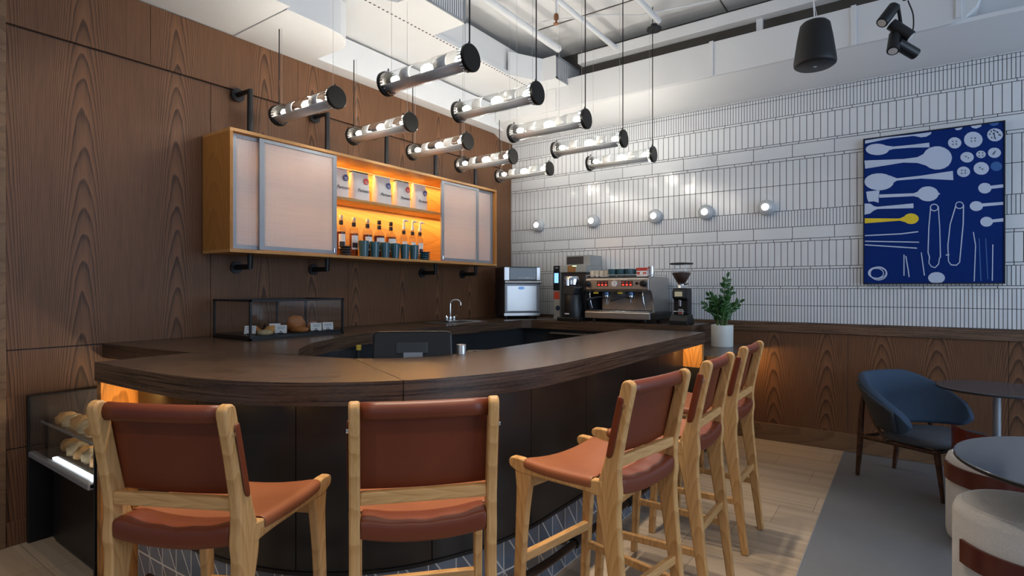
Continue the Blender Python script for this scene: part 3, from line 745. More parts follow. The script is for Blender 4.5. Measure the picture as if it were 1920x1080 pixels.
for y in (2.11, 2.75, 3.37, 4.0, 4.62):
    b = MB().tube([(WX + .01, y, 2.795), (-3.775, y, 2.795), (-3.775, y, z1)], .020, 12).build('bracket', M['black'], cb, smooth=40)
    MB().tube([(WX + .018, y, 2.795), (WX + .032, y, 2.795)], .048, 18).build('rosette', M['black'], b, smooth=40)
for y in (2.11, 2.75, 4.0, 4.62):
    b = MB().tube([(WX, y, 1.55), (-3.775, y, 1.55), (-3.775, y, z0)], .020, 12).build('bracket', M['black'], cb, smooth=40)
    MB().tube([(WX, y, 1.55), (WX + .014, y, 1.55)], .045, 18).build('rosette', M['black'], b, smooth=40)

# coffee bags on the cabinet shelf
FR = Matrix(((0, 0, 1, 0), (1, 0, 0, 0), (0, 1, 0, 0), (0, 0, 0, 1)))   # text plane: x->+Y, y->+Z, normal->+X
def bag(y, w, h, badge, label, seed):
    t = thing('coffee_bag', label, 'bag', (-3.80, y, 2.129), 0, 'coffee bags on the cabinet shelf')
    rg = random.Random(seed); rows = []
    for i, z in enumerate((0, .015, .08, .16, h - .05, h - .015, h)):
        f = z / h; d = .052 * (1 - .55 * f ** 3); hw = w / 2 * (1 - .03 * math.sin(f * 3))
        ring = []
        for k in range(20):
            a = 2 * PI * k / 20; ca, sa = math.cos(a), math.sin(a)
            ring.append((d * math.copysign(abs(ca) ** .55, ca) + rg.uniform(-.0015, .0015), hw * math.copysign(abs(sa) ** .35, sa) + rg.uniform(-.001, .001), z + (rg.uniform(-.006, .006) if i == 6 else 0)))
        rows.append(ring)
    m = MB(); m.grid(rows, close=True); n = len(m.v); m.f.append(list(range(n - 20, n))); m.mi.append(0); m.f.append(list(range(20))[::-1]); m.mi.append(0)
    m.build('bag_body', M['bag'], t, smooth=50)
    text('lettering', 'Partners', .037, M['ink'], t, Matrix.Translation((.0545, .006, h * .38)) @ FR, .35)
    bd = MB().tube([(.050, .035, h * .72), (.0535, .035, h * .72)], .026, 20).build('badge', M[badge], t)
    text('lettering', 'COFFEE', .0105, M['card'], bd, Matrix.Translation((.0542, .035, h * .72)) @ FR)
    MB().cbox((.0538, .035, h * .72 - .012), (.001, .028, .004)).build('badge_bar', M['card'], bd)
    MB().box(-.02, .012, -w / 2, w / 2, h - .004, h + .014).build('fold', M['black'] if seed % 2 else M['bag'], t, bevel=.003)
    return t
for i, (y, w, bdg, lb) in enumerate([(2.875, .155, 'navy', 'white coffee bag with blue badge, partly behind the left sliding door'), (3.085, .175, 'redink', 'white coffee bag with red badge, second from left on the shelf'),
                                     (3.335, .175, 'navy', 'white coffee bag with blue badge in the middle of the shelf'), (3.57, .165, 'redink', 'white coffee bag with red badge, second from right on the shelf'),
                                     (3.795, .16, 'navy', 'white coffee bag with blue badge, rightmost on the shelf')]):
    bag(y, w, .245, bdg, lb, i)

# bottles on the cabinet floor
ZB = z0 + t_ + .0008
def bottle(y, x, kind, liq, label, h=.30, r=.038):
    t = thing('bottle' if kind != 'pump' else 'pump_bottle', label, 'bottle', (x, y, ZB), 0, 'bottles in the cabinet')
    b = h * .70
    if kind == 'round': pr = [(r * .95, 0), (r, .006), (r, b * .80), (r * .85, b * .92), (r * .40, b * 1.07), (.014, b * 1.16), (.014, h - .03)]
    else: pr = [(r * .95, 0), (r, .006), (r, b * .95), (r * .9, b * 1.02), (.016, b * 1.12), (.0145, h - .03)]
    MB().lathe(pr, 20).build('glass_body', M['bottleglass'], t, smooth=50)
    lv = .55 if kind == 'pump' else .86
    pq = [(max(.002, a - .003), max(.003, min(z, b * lv))) for a, z in pr if z <= b * lv] + [(r - .004, b * lv)]
    MB().lathe(pq, 20).build('contents', M[liq], t, smooth=50)
    MB().lathe([(.0155, h - .075), (.017, h - .07), (.017, h - .045), (.0155, h - .04)], 14).build('neck_band', M['ink'], t, smooth=50)
    lb = MB().lathe([(r + .0008, b * .28), (r + .0008, b * .78)], 10, None, R(-65), R(25)).build('paper_label', M['card'], t, smooth=60)
    MB().lathe([(r + .0014, b * .34), (r + .0014, b * .52)], 8, None, R(-55), R(15)).build('label_print', M['ink'], lb, smooth=60)
    if kind == 'pump':
        MB().lathe([(.016, h - .03), (.017, h - .026), (.012, h), (.008, h + .03), (.008, h + .05)], 14).build('collar', M['card'], t, smooth=50)
        p = MB().tube([(0, 0, h + .046), (.0, .012, h + .055), (.005, .055, h + .052)], [.014, .012, .006], 10).build('pump_head', M['card'], t, smooth=60)
    else:
        MB().lathe([(.015, h - .032), (.0165, h - .03), (.0165, h), (.014, h + .004)], 14).build('stopper', M['ink'] if kind == 'round' or liq == 'amber2' else M['cream'], t, smooth=50)
    return t
bx = -3.80
bottle(2.90, bx, 'straight', 'darkliq', 'tall straight bottle of dark red syrup, leftmost behind the sliding door edge', .34)
bottle(3.03, bx, 'straight', 'amber', 'half amber bottle with pale stopper, second from left in the cabinet', .335)
bottle(3.176, bx, 'straight2', 'darkliq', 'straight shouldered bottle of dark liquor with pale band, third from left', .335, .042)
bottle(3.306, bx, 'round', 'darkliq', 'rounded dark liquor bottle with black stopper, left of the pair alike', .335, .050)
bottle(3.443, bx, 'round', 'amber', 'rounded red brown liquor bottle with black stopper beside the pump bottles', .335, .050)
for y, lb in ((3.60, 'pale pump bottle next to the liquor bottles'), (3.712, 'pale pump bottle in the middle of the three'), (3.81, 'pale pump bottle at the right end of the cabinet')):
    bottle(y, bx, 'pump', 'syrup', lb, .315, .032)
# tumblers and dish stacks in front of the bottles
tb = tag(MB().lathe([(.030, 0), (.036, .004), (.043, .115), (.043, .135), (.040, .137), (.039, .115), (.033, .008), (.0, .006)], 22).build('tumbler', M['teal'], smooth=50, loc=(-3.69, 3.045, ZB)), 'teal tumbler, first from left in the cabinet row', 'cup', 'teal tumblers in the cabinet')
for i, w in enumerate(['second', 'third', 'fourth', 'fifth', 'last'], 1):
    dup(tb, (-3.69, 3.045 + .116 * i, ZB), 0, 'teal tumbler, %s from left in the cabinet row' % w if w != 'last' else 'teal tumbler at the right end of the cabinet row')
for (yc, mat, num, what, r) in ((2.855, 'ink', 4, 'black saucer in the stack at the left behind the door edge', .052), (3.68, 'teal', 4, 'teal saucer in the stack at the right of the tumblers', .055)):
    first = None
    for k in range(num):
        lv = ['bottom', 'second', 'third', 'top'][k]
        l = 'dark saucer, %s of the stack %s' % (lv, 'left of the tumblers' if mat == 'ink' else 'right of the tumblers')
        if first is None: first = tag(MB().lathe([(r * .6, 0), (r * .65, .003), (r, .016), (r, .0195), (r * .93, .019), (r * .6, .006), (0, .005)], 24).build('saucer', M['teal'] if mat == 'teal' else M['charcoal'], smooth=50, loc=(-3.685, yc if mat == 'ink' else 3.755, ZB)), l, 'saucer', 'stacked saucers in the cabinet')
        else: dup(first, (-3.685, yc if mat == 'ink' else 3.755, ZB + .020 * k), 0, l)
ART_W=[[(0.345,2.523),(0.341,2.504),(0.329,2.49),(0.313,2.484),(0.295,2.487),(0.278,2.498),(0.267,2.515),(0.263,2.535),(0.267,2.554),(0.278,2.567),(0.295,2.573),(0.313,2.57),(0.329,2.559),(0.341,2.542)],[(0.471,2.528),(0.465,2.502),(0.45,2.483),(0.428,2.475),(0.403,2.478),(0.381,2.494),(0.365,2.517),(0.36,2.545),(0.365,2.571),(0.381,2.59),(0.403,2.598),(0.428,2.594),(0.45,2.578),(0.465,2.555)],[(0.587,2.545),(0.582,2.525),(0.57,2.51),(0.552,2.503),(0.531,2.506),(0.513,2.518),(0.5,2.538),(0.496,2.56),(0.5,2.581),(0.513,2.596),(0.531,2.603),(0.552,2.599),(0.57,2.587),(0.582,2.568)],[(0.419,2.401),(0.415,2.384),(0.404,2.371),(0.388,2.365),(0.37,2.368),(0.354,2.378),(0.342,2.394),(0.338,2.412),(0.342,2.429),(0.354,2.442),(0.37,2.448),(0.388,2.445),(0.404,2.435),(0.415,2.419)],[(0.488,2.413),(0.486,2.401),(0.478,2.392),(0.467,2.388),(0.454,2.39),(0.443,2.397),(0.435,2.408),(0.432,2.421),(0.435,2.433),(0.443,2.442),(0.454,2.446),(0.467,2.444),(0.478,2.437),(0.486,2.426)],[(0.576,2.413),(0.572,2.397),(0.562,2.385),(0.547,2.379),(0.53,2.381),(0.515,2.391),(0.504,2.406),(0.501,2.423),(0.504,2.44),(0.515,2.452),(0.53,2.457),(0.547,2.455),(0.562,2.445),(0.572,2.43)],[(0.397,2.292),(0.393,2.275),(0.382,2.262),(0.366,2.256),(0.349,2.258),(0.333,2.268),(0.322,2.283),(0.318,2.302),(0.322,2.319),(0.333,2.332),(0.349,2.338),(0.366,2.336),(0.382,2.326),(0.393,2.31)],[(0.508,2.304),(0.503,2.284),(0.491,2.268),(0.473,2.261),(0.452,2.264),(0.434,2.275),(0.421,2.294),(0.417,2.316),(0.421,2.336),(0.434,2.352),(0.452,2.359),(0.473,2.356),(0.491,2.344),(0.503,2.326)],[(0.304,2.639),(0.352,2.642),(0.345,2.628),(0.327,2.623),(0.311,2.628)],[(0.4,2.644),(0.465,2.646),(0.461,2.628),(0.433,2.618),(0.41,2.627)],[(-0.284,2.638),(-0.143,2.642),(0.024,2.636),(0.161,2.636),(0.156,2.62),(0.127,2.605),(0.093,2.605),(0.047,2.624),(-0.107,2.628),(-0.284,2.611)],[(-0.117,2.539),(-0.122,2.524),(-0.136,2.511),(-0.158,2.504),(-0.184,2.502),(-0.212,2.506),(-0.239,2.515),(-0.261,2.529),(-0.275,2.546),(-0.28,2.563),(-0.275,2.578),(-0.261,2.59),(-0.239,2.598),(-0.212,2.599),(-0.184,2.595),(-0.158,2.585),(-0.136,2.572),(-0.122,2.556)],[(-0.142,2.528),(-0.088,2.538),(0.036,2.531),(0.148,2.517),(0.146,2.554),(0.034,2.554),(-0.089,2.558),(-0.144,2.575)],[(0.288,2.414),(0.282,2.383),(0.267,2.357),(0.242,2.34),(0.212,2.333),(0.18,2.337),(0.15,2.352),(0.125,2.376),(0.109,2.406),(0.103,2.439),(0.109,2.47),(0.125,2.496),(0.15,2.513),(0.18,2.519),(0.212,2.515),(0.242,2.499),(0.267,2.475),(0.282,2.446)],[(0.134,2.481),(0.069,2.449),(-0.024,2.447),(-0.289,2.47),(-0.283,2.401),(-0.022,2.418),(0.071,2.403),(0.142,2.367)],[(-0.085,2.27),(-0.091,2.246),(-0.108,2.227),(-0.135,2.214),(-0.168,2.209),(-0.203,2.213),(-0.237,2.225),(-0.265,2.244),(-0.283,2.267),(-0.289,2.292),(-0.283,2.316),(-0.265,2.335),(-0.237,2.348),(-0.203,2.352),(-0.168,2.348),(-0.135,2.336),(-0.108,2.317),(-0.091,2.294)],[(-0.11,2.249),(-0.064,2.277),(0.093,2.275),(0.296,2.24),(0.293,2.312),(0.092,2.298),(-0.065,2.295),(-0.115,2.325)],[(0.205,2.142),(0.201,2.122),(0.19,2.106),(0.172,2.094),(0.15,2.089),(0.126,2.091),(0.104,2.1),(0.086,2.115),(0.074,2.134),(0.07,2.155),(0.074,2.175),(0.086,2.192),(0.104,2.204),(0.126,2.208),(0.15,2.206),(0.172,2.196),(0.19,2.181),(0.201,2.162)],[(0.08,2.176),(0.046,2.162),(-0.186,2.175),(-0.185,2.148),(0.047,2.139),(0.083,2.124)],[(0.144,2.204),(0.216,2.141),(0.144,2.092)],[(-0.276,2.207),(-0.229,2.209),(-0.182,2.21),(-0.189,2.162),(-0.189,2.107),(-0.223,2.122),(-0.26,2.121),(-0.27,2.152)],[(-0.288,2.109),(-0.248,2.105),(-0.217,2.077),(-0.217,2.051),(-0.248,2.023),(-0.288,2.016)],[(-0.227,2.043),(-0.197,2.056),(0.045,2.043),(0.044,2.081),(-0.198,2.074),(-0.231,2.084)],[(0.522,2.154),(0.518,2.137),(0.508,2.124),(0.492,2.117),(0.474,2.119),(0.459,2.128),(0.448,2.144),(0.444,2.162),(0.448,2.179),(0.459,2.192),(0.474,2.198),(0.492,2.196),(0.508,2.187),(0.518,2.171)],[(0.515,2.148),(0.59,2.152),(0.588,2.176),(0.513,2.172)],[(0.473,2.022),(0.469,2.006),(0.458,1.994),(0.442,1.988),(0.425,1.989),(0.409,1.998),(0.398,2.012),(0.394,2.029),(0.398,2.045),(0.409,2.058),(0.425,2.064),(0.442,2.062),(0.458,2.053),(0.469,2.039)],[(0.469,2.019),(0.589,2.023),(0.588,2.044),(0.467,2.043)],[(0.53,1.9),(0.527,1.884),(0.516,1.871),(0.502,1.865),(0.485,1.866),(0.47,1.874),(0.46,1.888),(0.456,1.905),(0.46,1.921),(0.47,1.933),(0.485,1.94),(0.502,1.938),(0.516,1.93),(0.527,1.916)],[(0.525,1.895),(0.59,1.897),(0.588,1.923),(0.523,1.916)],[(-0.285,1.835),(-0.035,1.836),(0.076,1.847),(0.075,1.856),(-0.035,1.845),(-0.285,1.844)],[(-0.285,1.788),(0.081,1.763),(0.081,1.771),(-0.285,1.797)],[(-0.285,1.758),(0.067,1.715),(0.068,1.724),(-0.285,1.767)],[(-0.021,1.671),(-0.021,1.501),(-0.014,1.501),(-0.014,1.671)],[(-0.009,1.658),(0.006,1.55),(0.013,1.488),(0.02,1.49),(0.013,1.551),(-0.002,1.66)],[(0.092,1.684),(0.112,1.499),(0.119,1.5),(0.098,1.685)],[(0.413,1.828),(0.426,1.726),(0.418,1.452),(0.424,1.451),(0.432,1.726),(0.419,1.829)],[(0.526,1.728),(0.523,1.454),(0.529,1.454),(0.532,1.728)],[(0.199,2.036),(0.196,2.023),(0.201,2.02),(0.205,2.033)],[(0.197,2.024),(0.188,2.015),(0.192,2.01),(0.201,2.019)],[(0.189,2.016),(0.177,2.013),(0.178,2.006),(0.19,2.009)],[(0.178,2.013),(0.166,2.018),(0.165,2.011),(0.177,2.006)],[(0.167,2.017),(0.158,2.027),(0.154,2.022),(0.163,2.012)],[(0.159,2.026),(0.156,2.039),(0.15,2.038),(0.154,2.024)],[(0.156,2.037),(0.159,2.05),(0.154,2.053),(0.15,2.04)],[(0.158,2.049),(0.167,2.058),(0.163,2.064),(0.154,2.055)],[(0.166,2.057),(0.178,2.06),(0.177,2.067),(0.165,2.064)],[(0.177,2.06),(0.189,2.055),(0.19,2.062),(0.178,2.067)],[(0.188,2.056),(0.197,2.046),(0.201,2.051),(0.192,2.061)],[(0.196,2.047),(0.199,2.034),(0.205,2.035),(0.201,2.049)],[(0.354,2.04),(0.351,2.028),(0.356,2.025),(0.359,2.038)],[(0.352,2.029),(0.343,2.02),(0.347,2.015),(0.355,2.024)],[(0.344,2.021),(0.332,2.019),(0.334,2.012),(0.345,2.014)],[(0.334,2.018),(0.322,2.023),(0.321,2.016),(0.332,2.012)],[(0.323,2.022),(0.314,2.032),(0.311,2.027),(0.319,2.017)],[(0.315,2.031),(0.312,2.044),(0.307,2.043),(0.31,2.029)],[(0.312,2.042),(0.315,2.055),(0.31,2.057),(0.307,2.045)],[(0.314,2.053),(0.323,2.062),(0.319,2.068),(0.311,2.059)],[(0.322,2.062),(0.334,2.064),(0.332,2.071),(0.321,2.068)],[(0.332,2.064),(0.344,2.06),(0.345,2.066),(0.334,2.071)],[(0.343,2.06),(0.352,2.05),(0.355,2.055),(0.347,2.065)],[(0.351,2.052),(0.354,2.038),(0.359,2.04),(0.356,2.053)],[(0.152,2.042),(0.14,1.88),(0.135,1.683),(0.144,1.647),(0.141,1.597),(0.159,1.566),(0.184,1.557),(0.208,1.587),(0.214,1.637),(0.221,1.641),(0.217,1.648),(0.208,1.639),(0.202,1.591),(0.182,1.565),(0.163,1.572),(0.147,1.598),(0.151,1.647),(0.142,1.682),(0.147,1.879),(0.158,2.041)],[(0.2,2.044),(0.209,1.876),(0.213,1.645),(0.22,1.645),(0.215,1.876),(0.206,2.044)],[(0.308,2.043),(0.274,1.9),(0.259,1.734),(0.263,1.608),(0.281,1.576),(0.316,1.573),(0.337,1.598),(0.342,1.661),(0.335,1.662),(0.331,1.601),(0.314,1.581),(0.284,1.584),(0.269,1.609),(0.266,1.733),(0.28,1.898),(0.315,2.04)],[(0.354,2.041),(0.352,1.894),(0.335,1.662),(0.342,1.661),(0.359,1.893),(0.361,2.04)],[(0.25,1.653),(0.272,1.655),(0.271,1.664),(0.249,1.662)],[(-0.14,1.526),(-0.144,1.51),(-0.137,1.507),(-0.133,1.523)],[(-0.143,1.511),(-0.154,1.497),(-0.148,1.492),(-0.138,1.505)],[(-0.153,1.498),(-0.169,1.488),(-0.166,1.48),(-0.149,1.491)],[(-0.168,1.488),(-0.188,1.483),(-0.186,1.474),(-0.166,1.48)],[(-0.187,1.483),(-0.209,1.483),(-0.209,1.475),(-0.187,1.474)],[(-0.208,1.483),(-0.228,1.489),(-0.23,1.481),(-0.21,1.475)],[(-0.227,1.489),(-0.244,1.5),(-0.247,1.492),(-0.231,1.481)],[(-0.243,1.499),(-0.254,1.513),(-0.259,1.507),(-0.248,1.493)],[(-0.253,1.511),(-0.256,1.527),(-0.264,1.525),(-0.26,1.509)],[(-0.256,1.525),(-0.253,1.541),(-0.26,1.544),(-0.264,1.528)],[(-0.254,1.54),(-0.243,1.554),(-0.248,1.56),(-0.259,1.546)],[(-0.244,1.553),(-0.227,1.563),(-0.231,1.571),(-0.247,1.561)],[(-0.228,1.563),(-0.208,1.568),(-0.21,1.576),(-0.23,1.571)],[(-0.209,1.568),(-0.187,1.567),(-0.187,1.576),(-0.209,1.577)],[(-0.188,1.567),(-0.168,1.561),(-0.166,1.57),(-0.186,1.576)],[(-0.169,1.562),(-0.153,1.551),(-0.149,1.559),(-0.166,1.569)],[(-0.154,1.552),(-0.143,1.538),(-0.138,1.543),(-0.148,1.558)],[(-0.144,1.539),(-0.14,1.523),(-0.133,1.526),(-0.137,1.542)],[(-0.135,1.521),(-0.138,1.502),(-0.132,1.501),(-0.129,1.519)],[(-0.138,1.504),(-0.148,1.487),(-0.143,1.483),(-0.133,1.499)],[(-0.147,1.488),(-0.162,1.476),(-0.159,1.47),(-0.144,1.482)],[(-0.161,1.477),(-0.18,1.471),(-0.179,1.464),(-0.16,1.47)],[(-0.179,1.471),(-0.199,1.471),(-0.199,1.464),(-0.179,1.463)],[(-0.199,1.471),(-0.218,1.477),(-0.219,1.47),(-0.2,1.464)],[(-0.217,1.477),(-0.232,1.489),(-0.236,1.483),(-0.22,1.471)],[(-0.231,1.488),(-0.242,1.505),(-0.247,1.501),(-0.236,1.484)],[(-0.241,1.504),(-0.245,1.522),(-0.251,1.521),(-0.247,1.502)],[(-0.245,1.521),(-0.241,1.54),(-0.247,1.541),(-0.251,1.523)],[(-0.242,1.538),(-0.231,1.555),(-0.236,1.559),(-0.247,1.543)],[(-0.232,1.554),(-0.217,1.566),(-0.22,1.572),(-0.236,1.56)],[(-0.218,1.565),(-0.199,1.571),(-0.2,1.578),(-0.219,1.572)],[(-0.199,1.571),(-0.179,1.571),(-0.179,1.578),(-0.199,1.578)],[(-0.18,1.571),(-0.161,1.564),(-0.16,1.571),(-0.179,1.578)],[(-0.162,1.564),(-0.147,1.552),(-0.144,1.558),(-0.159,1.57)],[(-0.148,1.553),(-0.138,1.536),(-0.133,1.541),(-0.143,1.557)],[(-0.138,1.538),(-0.135,1.519),(-0.129,1.521),(-0.132,1.539)],[(-0.158,1.523),(-0.161,1.509),(-0.155,1.507),(-0.152,1.521)],[(-0.16,1.51),(-0.169,1.498),(-0.164,1.493),(-0.156,1.505)],[(-0.168,1.499),(-0.181,1.49),(-0.178,1.483),(-0.165,1.492)],[(-0.18,1.49),(-0.196,1.485),(-0.195,1.478),(-0.179,1.483)],[(-0.196,1.485),(-0.213,1.486),(-0.213,1.478),(-0.196,1.478)],[(-0.212,1.485),(-0.228,1.491),(-0.23,1.483),(-0.213,1.478)],[(-0.227,1.49),(-0.241,1.5),(-0.244,1.493),(-0.23,1.484)],[(-0.24,1.499),(-0.248,1.511),(-0.253,1.507),(-0.245,1.494)],[(-0.248,1.51),(-0.251,1.524),(-0.257,1.522),(-0.254,1.508)],[(-0.251,1.522),(-0.248,1.537),(-0.254,1.538),(-0.257,1.524)],[(-0.248,1.535),(-0.24,1.547),(-0.245,1.552),(-0.253,1.54)],[(-0.241,1.547),(-0.227,1.556),(-0.23,1.562),(-0.244,1.553)],[(-0.228,1.555),(-0.212,1.56),(-0.213,1.567),(-0.23,1.562)],[(-0.213,1.56),(-0.196,1.559),(-0.196,1.567),(-0.213,1.567)],[(-0.196,1.56),(-0.18,1.554),(-0.179,1.561),(-0.195,1.567)],[(-0.181,1.555),(-0.168,1.545),(-0.165,1.552),(-0.178,1.561)],[(-0.169,1.546),(-0.16,1.534),(-0.156,1.538),(-0.164,1.551)],[(-0.161,1.535),(-0.158,1.521),(-0.152,1.523),(-0.155,1.537)],[(0.245,1.479),(0.24,1.459),(0.225,1.444),(0.204,1.435),(0.18,1.435),(0.159,1.444),(0.144,1.46),(0.138,1.481),(0.144,1.501),(0.159,1.517),(0.18,1.525),(0.204,1.525),(0.225,1.516),(0.24,1.499)]]
ART_Y=[[(0.079,1.955),(0.076,1.941),(0.067,1.929),(0.054,1.92),(0.038,1.916),(0.021,1.917),(0.004,1.923),(-0.009,1.934),(-0.018,1.947),(-0.021,1.962),(-0.018,1.977),(-0.009,1.989),(0.004,1.998),(0.021,2.002),(0.038,2.0),(0.054,1.994),(0.067,1.983),(0.076,1.97)],[(-0.007,1.984),(-0.047,1.966),(-0.287,1.985),(-0.286,1.943),(-0.047,1.948),(-0.004,1.932)]]
ART_D=[[(0.583,2.311),(0.579,2.296),(0.57,2.284),(0.557,2.279),(0.542,2.281),(0.529,2.289),(0.519,2.303),(0.516,2.319),(0.519,2.335),(0.529,2.346),(0.542,2.351),(0.557,2.349),(0.57,2.34),(0.579,2.327)],[(0.508,2.647),(0.565,2.646),(0.56,2.627),(0.536,2.62),(0.517,2.63)],[(0.447,1.779),(0.457,1.454),(0.464,1.454),(0.453,1.779)],[(0.485,1.777),(0.497,1.467),(0.503,1.467),(0.491,1.777)]]
ART_K=[[(0.297,2.541),(0.295,2.536),(0.291,2.537),(0.289,2.542),(0.291,2.547),(0.295,2.546)],[(0.319,2.537),(0.317,2.533),(0.313,2.534),(0.31,2.539),(0.313,2.543),(0.317,2.543)],[(0.297,2.517),(0.295,2.513),(0.291,2.513),(0.289,2.519),(0.291,2.523),(0.295,2.522)],[(0.319,2.517),(0.317,2.512),(0.313,2.513),(0.31,2.518),(0.313,2.523),(0.317,2.522)],[(0.409,2.548),(0.407,2.544),(0.403,2.544),(0.401,2.549),(0.403,2.554),(0.407,2.553)],[(0.43,2.545),(0.428,2.54),(0.424,2.541),(0.422,2.546),(0.424,2.55),(0.428,2.55)],[(0.409,2.525),(0.407,2.521),(0.403,2.521),(0.401,2.526),(0.403,2.531),(0.407,2.53)],[(0.43,2.524),(0.428,2.52),(0.424,2.521),(0.422,2.526),(0.424,2.53),(0.428,2.529)],[(0.454,2.429),(0.452,2.424),(0.448,2.425),(0.446,2.43),(0.448,2.434),(0.452,2.434)],[(0.475,2.426),(0.473,2.421),(0.469,2.422),(0.467,2.427),(0.469,2.431),(0.473,2.431)],[(0.454,2.406),(0.452,2.401),(0.448,2.402),(0.446,2.407),(0.448,2.411),(0.452,2.411)],[(0.475,2.406),(0.473,2.401),(0.469,2.402),(0.467,2.407),(0.469,2.411),(0.473,2.41)],[(0.351,2.309),(0.349,2.304),(0.345,2.305),(0.343,2.31),(0.345,2.314),(0.349,2.314)],[(0.372,2.306),(0.37,2.302),(0.366,2.302),(0.364,2.307),(0.366,2.312),(0.37,2.311)],[(0.351,2.285),(0.349,2.281),(0.345,2.281),(0.343,2.286),(0.345,2.291),(0.349,2.29)],[(0.372,2.286),(0.37,2.281),(0.366,2.282),(0.364,2.287),(0.366,2.291),(0.37,2.291)],[(0.376,2.413),(0.374,2.408),(0.369,2.409),(0.367,2.414),(0.369,2.418),(0.374,2.418)],[(0.39,2.399),(0.388,2.395),(0.384,2.395),(0.382,2.4),(0.384,2.405),(0.388,2.404)],[(0.459,2.316),(0.457,2.312),(0.453,2.312),(0.451,2.317),(0.453,2.321),(0.457,2.321)],[(0.474,2.303),(0.472,2.298),(0.468,2.299),(0.466,2.304),(0.468,2.308),(0.472,2.308)],[(0.531,2.402),(0.546,2.427),(0.542,2.432),(0.527,2.407)],[(0.547,2.524),(0.545,2.519),(0.542,2.519),(0.54,2.525),(0.542,2.531),(0.545,2.53)],[(0.527,2.534),(0.525,2.528),(0.521,2.529),(0.519,2.535),(0.521,2.54),(0.525,2.54)],[(0.539,2.56),(0.537,2.554),(0.533,2.555),(0.532,2.561),(0.533,2.567),(0.537,2.566)],[(0.576,2.544),(0.574,2.539),(0.571,2.539),(0.569,2.545),(0.571,2.551),(0.574,2.55)],[(0.544,2.534),(0.542,2.529),(0.539,2.529),(0.537,2.535),(0.539,2.541),(0.542,2.54)],[(0.568,2.549),(0.567,2.544),(0.563,2.544),(0.561,2.55),(0.563,2.556),(0.567,2.555)],[(0.557,2.572),(0.555,2.567),(0.552,2.567),(0.55,2.573),(0.552,2.579),(0.555,2.578)],[(0.536,2.565),(0.535,2.559),(0.531,2.56),(0.529,2.566),(0.531,2.571),(0.535,2.571)],[(0.524,2.582),(0.522,2.576),(0.518,2.577),(0.516,2.583),(0.518,2.588),(0.522,2.588)],[(0.516,2.562),(0.514,2.556),(0.51,2.557),(0.508,2.563),(0.51,2.568),(0.514,2.568)],[(0.541,2.561),(0.539,2.556),(0.535,2.556),(0.534,2.562),(0.535,2.568),(0.539,2.567)],[(0.546,2.581),(0.544,2.575),(0.541,2.576),(0.539,2.582),(0.541,2.587),(0.544,2.587)],[(0.543,2.546),(0.541,2.541),(0.538,2.541),(0.536,2.547),(0.538,2.553),(0.541,2.552)],[(0.561,2.569),(0.559,2.563),(0.555,2.564),(0.553,2.57),(0.555,2.576),(0.559,2.575)],[(0.539,2.588),(0.537,2.582),(0.533,2.583),(0.531,2.589),(0.533,2.594),(0.537,2.594)],[(0.537,2.588),(0.536,2.583),(0.532,2.583),(0.53,2.59),(0.532,2.595),(0.536,2.594)]]

# ------------------------------------------------------------------ pendant tubes
def make_pendant(label, cable_side, ztop, z2):
    t = thing('tube_pendant', label, 'lamp', (0, 0, 0), 0, 'glass tube pendants over the bar')
    L = .64; r = .060; h = L / 2
    RX = Matrix.Rotation(PI / 2, 4, 'Y')
    MB().lathe([(r, -h + .01), (r, h - .01)], 32, RX).build('glass_tube', M['glass'], t, smooth=60)
    # half-round reflector along the lower side, open round the middle bulb
    rf = MB(); ro = r - .006
    for (a, b, c0, c1) in ((-h + .012, h - .012, 205, 345), (-h + .16, -.085, 120, 205), (.10, h - .13, 120, 205)):
        rows = [[(x, ro * math.cos(R(c0 + (c1 - c0) * k / 14)), ro * math.sin(R(c0 + (c1 - c0) * k / 14))) for k in range(15)] for x in (a, (a + b) / 2, b)]
        rf.grid(rows)
    rf.build('reflector', M['reflector'], t, smooth=50, solid=.0015)
    for x, rr in ((-h + .07, .020), (0.012, .029), (h - .07, .020)):
        bb = MB().lathe([(0, -rr * 1.5), (rr * .7, -rr * 1.2), (rr, -rr * .3), (rr * .9, rr * .6), (rr * .4, rr * 1.35), (0, rr * 1.5)], 14, T((x, 0, .012)) @ RX).build('bulb', M['bulb'], t, smooth=80)
        MB().tube([(x - .035, 0, .012), (x - rr * 1.3, 0, .012)], .013, 10).build('socket', M['chrome'], bb, smooth=50)
    for s in (-1, 1):
        c = MB().lathe([(0, -.012), (.066, -.012), (.072, -.008), (.073, 0), (.073, .010), (.069, .014), (0, .014)], 36, T((s * (h + .0), 0, 0)) @ Matrix.Rotation(s * PI / 2, 4, 'Y')).build('end_cap', M['cap'], t, smooth=30)
        m = MB()
        for k in range(24):
            a = 2 * PI * k / 24; m.cbox((s * (h - .022), .0635 * math.cos(a), .0635 * math.sin(a)), (.026, .006, .006))
        m.build('cap_teeth', M['chrome'], c)
        MB().lathe([(.004, 0), (.006, .006), (.002, .018), (0, .02)], 8, T((s * (h - .01), 0, .072))).build('eye_bolt', M['black'], c)
    cx = cable_side * (h - .005)
    MB().tube([(cx, 0, .07), (cx, 0, ztop)], .0042, 8).build('cable', M['black'], t)
    for s, zz in ((-1, ztop if cable_side < 0 else z2), (1, z2 if cable_side < 0 else ztop)):
        MB().tube([(s * (h - .035), .002, .07), (s * (h - .035), .002, zz)], .0011, 6).build('suspension_wire', M['steel'], t)
    if cable_side < 0:
        MB().tube([(-h + .02, .0, .07), (-h + .004, .0, .30), (-h - .0, 0, ztop - .1)], .0018, 6).build('copper_wire', M['copper'], t)
    return t
